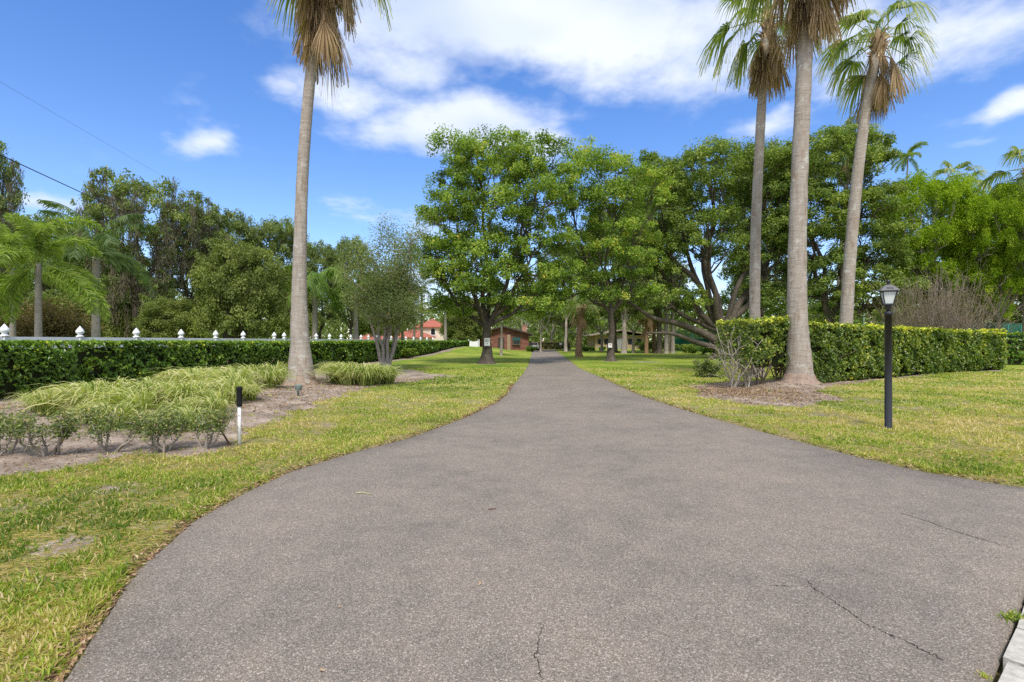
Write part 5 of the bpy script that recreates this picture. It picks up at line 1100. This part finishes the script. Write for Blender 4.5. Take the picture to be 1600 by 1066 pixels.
def red_house():
    d = 105.0; k = d/800; ox = (650-800)*k; e = empty('red_roof_house', (ox, d, 0), 'cream stucco house with stepped red tile roofs behind the white fence', 'house')
    X = lambda px: (px-800)*k-ox; Z = lambda py: CAMH+(533-py)*k
    def hip(x0, x1, y0, y1, ez, pz, ov, nm):
        a = Acc(); x0 -= ov; x1 += ov; y0 -= ov; y1 += ov; dy = (y1-y0)/2; xm0 = min(x0+dy, (x0+x1)/2-.1); xm1 = max(x1-dy, (x0+x1)/2+.1); ym = (y0+y1)/2
        a.add([(x0, y0, ez), (x1, y0, ez), (x1, y1, ez), (x0, y1, ez), (xm0, ym, pz), (xm1, ym, pz), (x0, y0, ez-.15), (x1, y0, ez-.15), (x1, y1, ez-.15), (x0, y1, ez-.15)], [(0, 1, 5, 4), (2, 3, 4, 5), (0, 6, 7, 1), (1, 7, 8, 2), (9, 8, 7, 6), (3, 9, 6, 0)]); a.F.append(np.array([[1, 2, 5], [3, 0, 4]])); return a.build(nm, M['tile'], e, False)
    def wall(x0, x1, y0, y1, z1): a = Acc(); box(a, ((x0+x1)/2, (y0+y1)/2, z1/2-.1), (x1-x0, y1-y0, z1+.2)); a.build('wall', M['stucco'], e, False)
    wall(X(645), X(690), 4, 10, Z(511)); hip(X(645), X(690), 4, 10, Z(511)+.15, Z(496), .5, 'roof')
    wall(X(606), X(694), 0, 3.9, Z(528)); hip(X(606), X(674), 0, 8, Z(528)+.15, Z(514), .4, 'roof'); wall(X(560), X(600), -2, 5, Z(531)); hip(X(558), X(602), -2, 5, Z(531)+.15, Z(520), .5, 'roof')
    a = Acc(); zz = [Z(523), Z(523), Z(515)]; xw = X(672); w = .42; pts = [(xw-w, 3.94, Z(523)), (xw+w, 3.94, Z(523))]+[(xw+w*math.cos(t_), 3.94, Z(516)+w*math.sin(t_)) for t_ in np.linspace(0, math.pi, 8)]
    a.add(pts, [list(range(len(pts)))]); fr = a.build('window', M['pane'], e, False)
    a = Acc()
    for dx in (-w-.1, w+.1): box(a, (xw+dx, 3.93, (Z(523)+Z(516))/2), (.14, .1, Z(516)-Z(523)))
    box(a, (xw, 3.93, Z(523)-.08), (w*2+.5, .12, .14)); a.build('frame', M['whitep'], fr, False)
    a = Acc(); box(a, (X(690), 3.97, Z(520)), (.35, .1, .9)); a.build('window', M['pane'], e, False)
red_house()
def tan_house():
    d = 98.0; k = d/800; ox = (965-800)*k; e = empty('tan_house', (ox, d, 0), 'low tan house with shallow brown roof behind the slim oak', 'house'); X = lambda px: (px-800)*k-ox
    a = Acc(); box(a, ((X(930)+X(1012))/2, 5, 1.25), (X(1012)-X(930), 10, 2.6)); a.build('wall', M['tanwall'], e, False)
    a = Acc(); gable(a, X(926), X(1016), -.6, 10, 2.55, 3.5, .7, .2); a.build('roof', M['tanroof'], e, False)
    a = Acc(); box(a, ((X(960)+X(974))/2, -.1, 1.0), (X(974)-X(960), .16, 2.1)); a.build('garage_door', M['greywall'], e, False)
    for px in (938, 948, 985, 998): a = Acc(); box(a, (X(px), -.04, 1.4), (.9, .08, 1.0)); a.build('window', M['pane'], e, False)
tan_house()
def mailpost():
    d = 82; x = (876-800)/800*d; e = empty('sign_post', gl(x, d), 'short post with white plate right of the driveway end', 'sign post'); a = Acc(); box(a, (0, 0, .45), (.09, .09, .95)); a.build('post', M['twig'], e, False)
    a = Acc(); box(a, (0, -.06, 1.05), (.42, .03, .36)); a.build('plate', M['whitep'], e, False)
mailpost()

# ------------------------------------------------------------------ tennis fence
def tennis():
    pts = [(24.8, 79.0), (29.0, 74.0), (34.0, 62.0), (31.5, 47.0), (41.0, 43.5), (52, 50)]
    e = empty('tennis_fence', (24.8, 79.0, 0), 'tall green chain link tennis court fence with dark green windscreen', 'fence'); o = np.array([24.8, 79.0]); H = 3.05
    for (a_, b_) in zip(pts[:-1], pts[1:]):
        p0 = np.array(a_)-o; p1 = np.array(b_)-o; L = np.linalg.norm(p1-p0); an = math.atan2(*(p1-p0)[::-1]); c = (p0+p1)/2; n = max(2, int(L/3))
        a = Acc(); tube(a, [(*p0, H), (*p1, H)], .035, 6); a.build('top_rail', M['greenpost'], e)
        a = Acc(); box(a, (c[0], c[1], .95), (L-.1, .01, 1.8), rz=an); a.build('windscreen', M['greenfence'], e, False)
        a = Acc(); box(a, (c[0], c[1], 2.44), (L-.1, .008, 1.15), rz=an); a.build('chain_link', M['mesh'], e, False)
        for i in range(n): q = p0+(p1-p0)*i/n; a = Acc(); tube(a, [(*q, -.05), (*q, H+.05)], .045, 8); a.build('post', M['greenpost'], e)
    for px, d, ty, lab in [(1350, 46, 462, 'thin pale green pole behind the hedge right of the leaning palm'), (1496, 44, 478, 'thin pale green pole rising from the tennis fence behind the bare bush')]:
        x = (px-800)/800*d; a = Acc(); tube(a, [(x, d, -.1), (x, d, CAMH+(533-ty)/800*d)], .06, 8); q = a.build('court_pole', M['palegreen']); tag(q, lab, 'pole')
tennis()

# ------------------------------------------------------------------ distant woods
def woods():
    rng = np.random.default_rng(77); lf = Acc(); C = []; N = []
    for i in range(420):
        az_ = rng.uniform(-1.25, 1.25); d = rng.uniform(112, 150); x = math.sin(az_)*d; y = math.cos(az_)*d; h = rng.uniform(6, 12.5); n = 260
        r_ = rng.uniform(2.5, 4.5); dd = rdir(rng, n); c = np.stack([x+dd[:, 0]*r_*1.3, y+dd[:, 1]*r_, np.abs(h/2+dd[:, 2]*h/2)], 1)+rng.normal(size=(n, 3))*.5; C.append(c); N.append(dd+rng.normal(size=(n, 3))*.5)
    C = np.concatenate(C); N = np.concatenate(N); L = rng.uniform(.5, 1.1, len(C)); leaves(lf, C, N, L, L*.6, rng, np.clip(rng.normal(.45, .2, len(C)), 0, 1))
    o = lf.build('distant_woods', M['oakfar'], None, False); tag(o, 'far belt of green woods closing the view behind the houses', 'woods', kind='stuff')
woods()
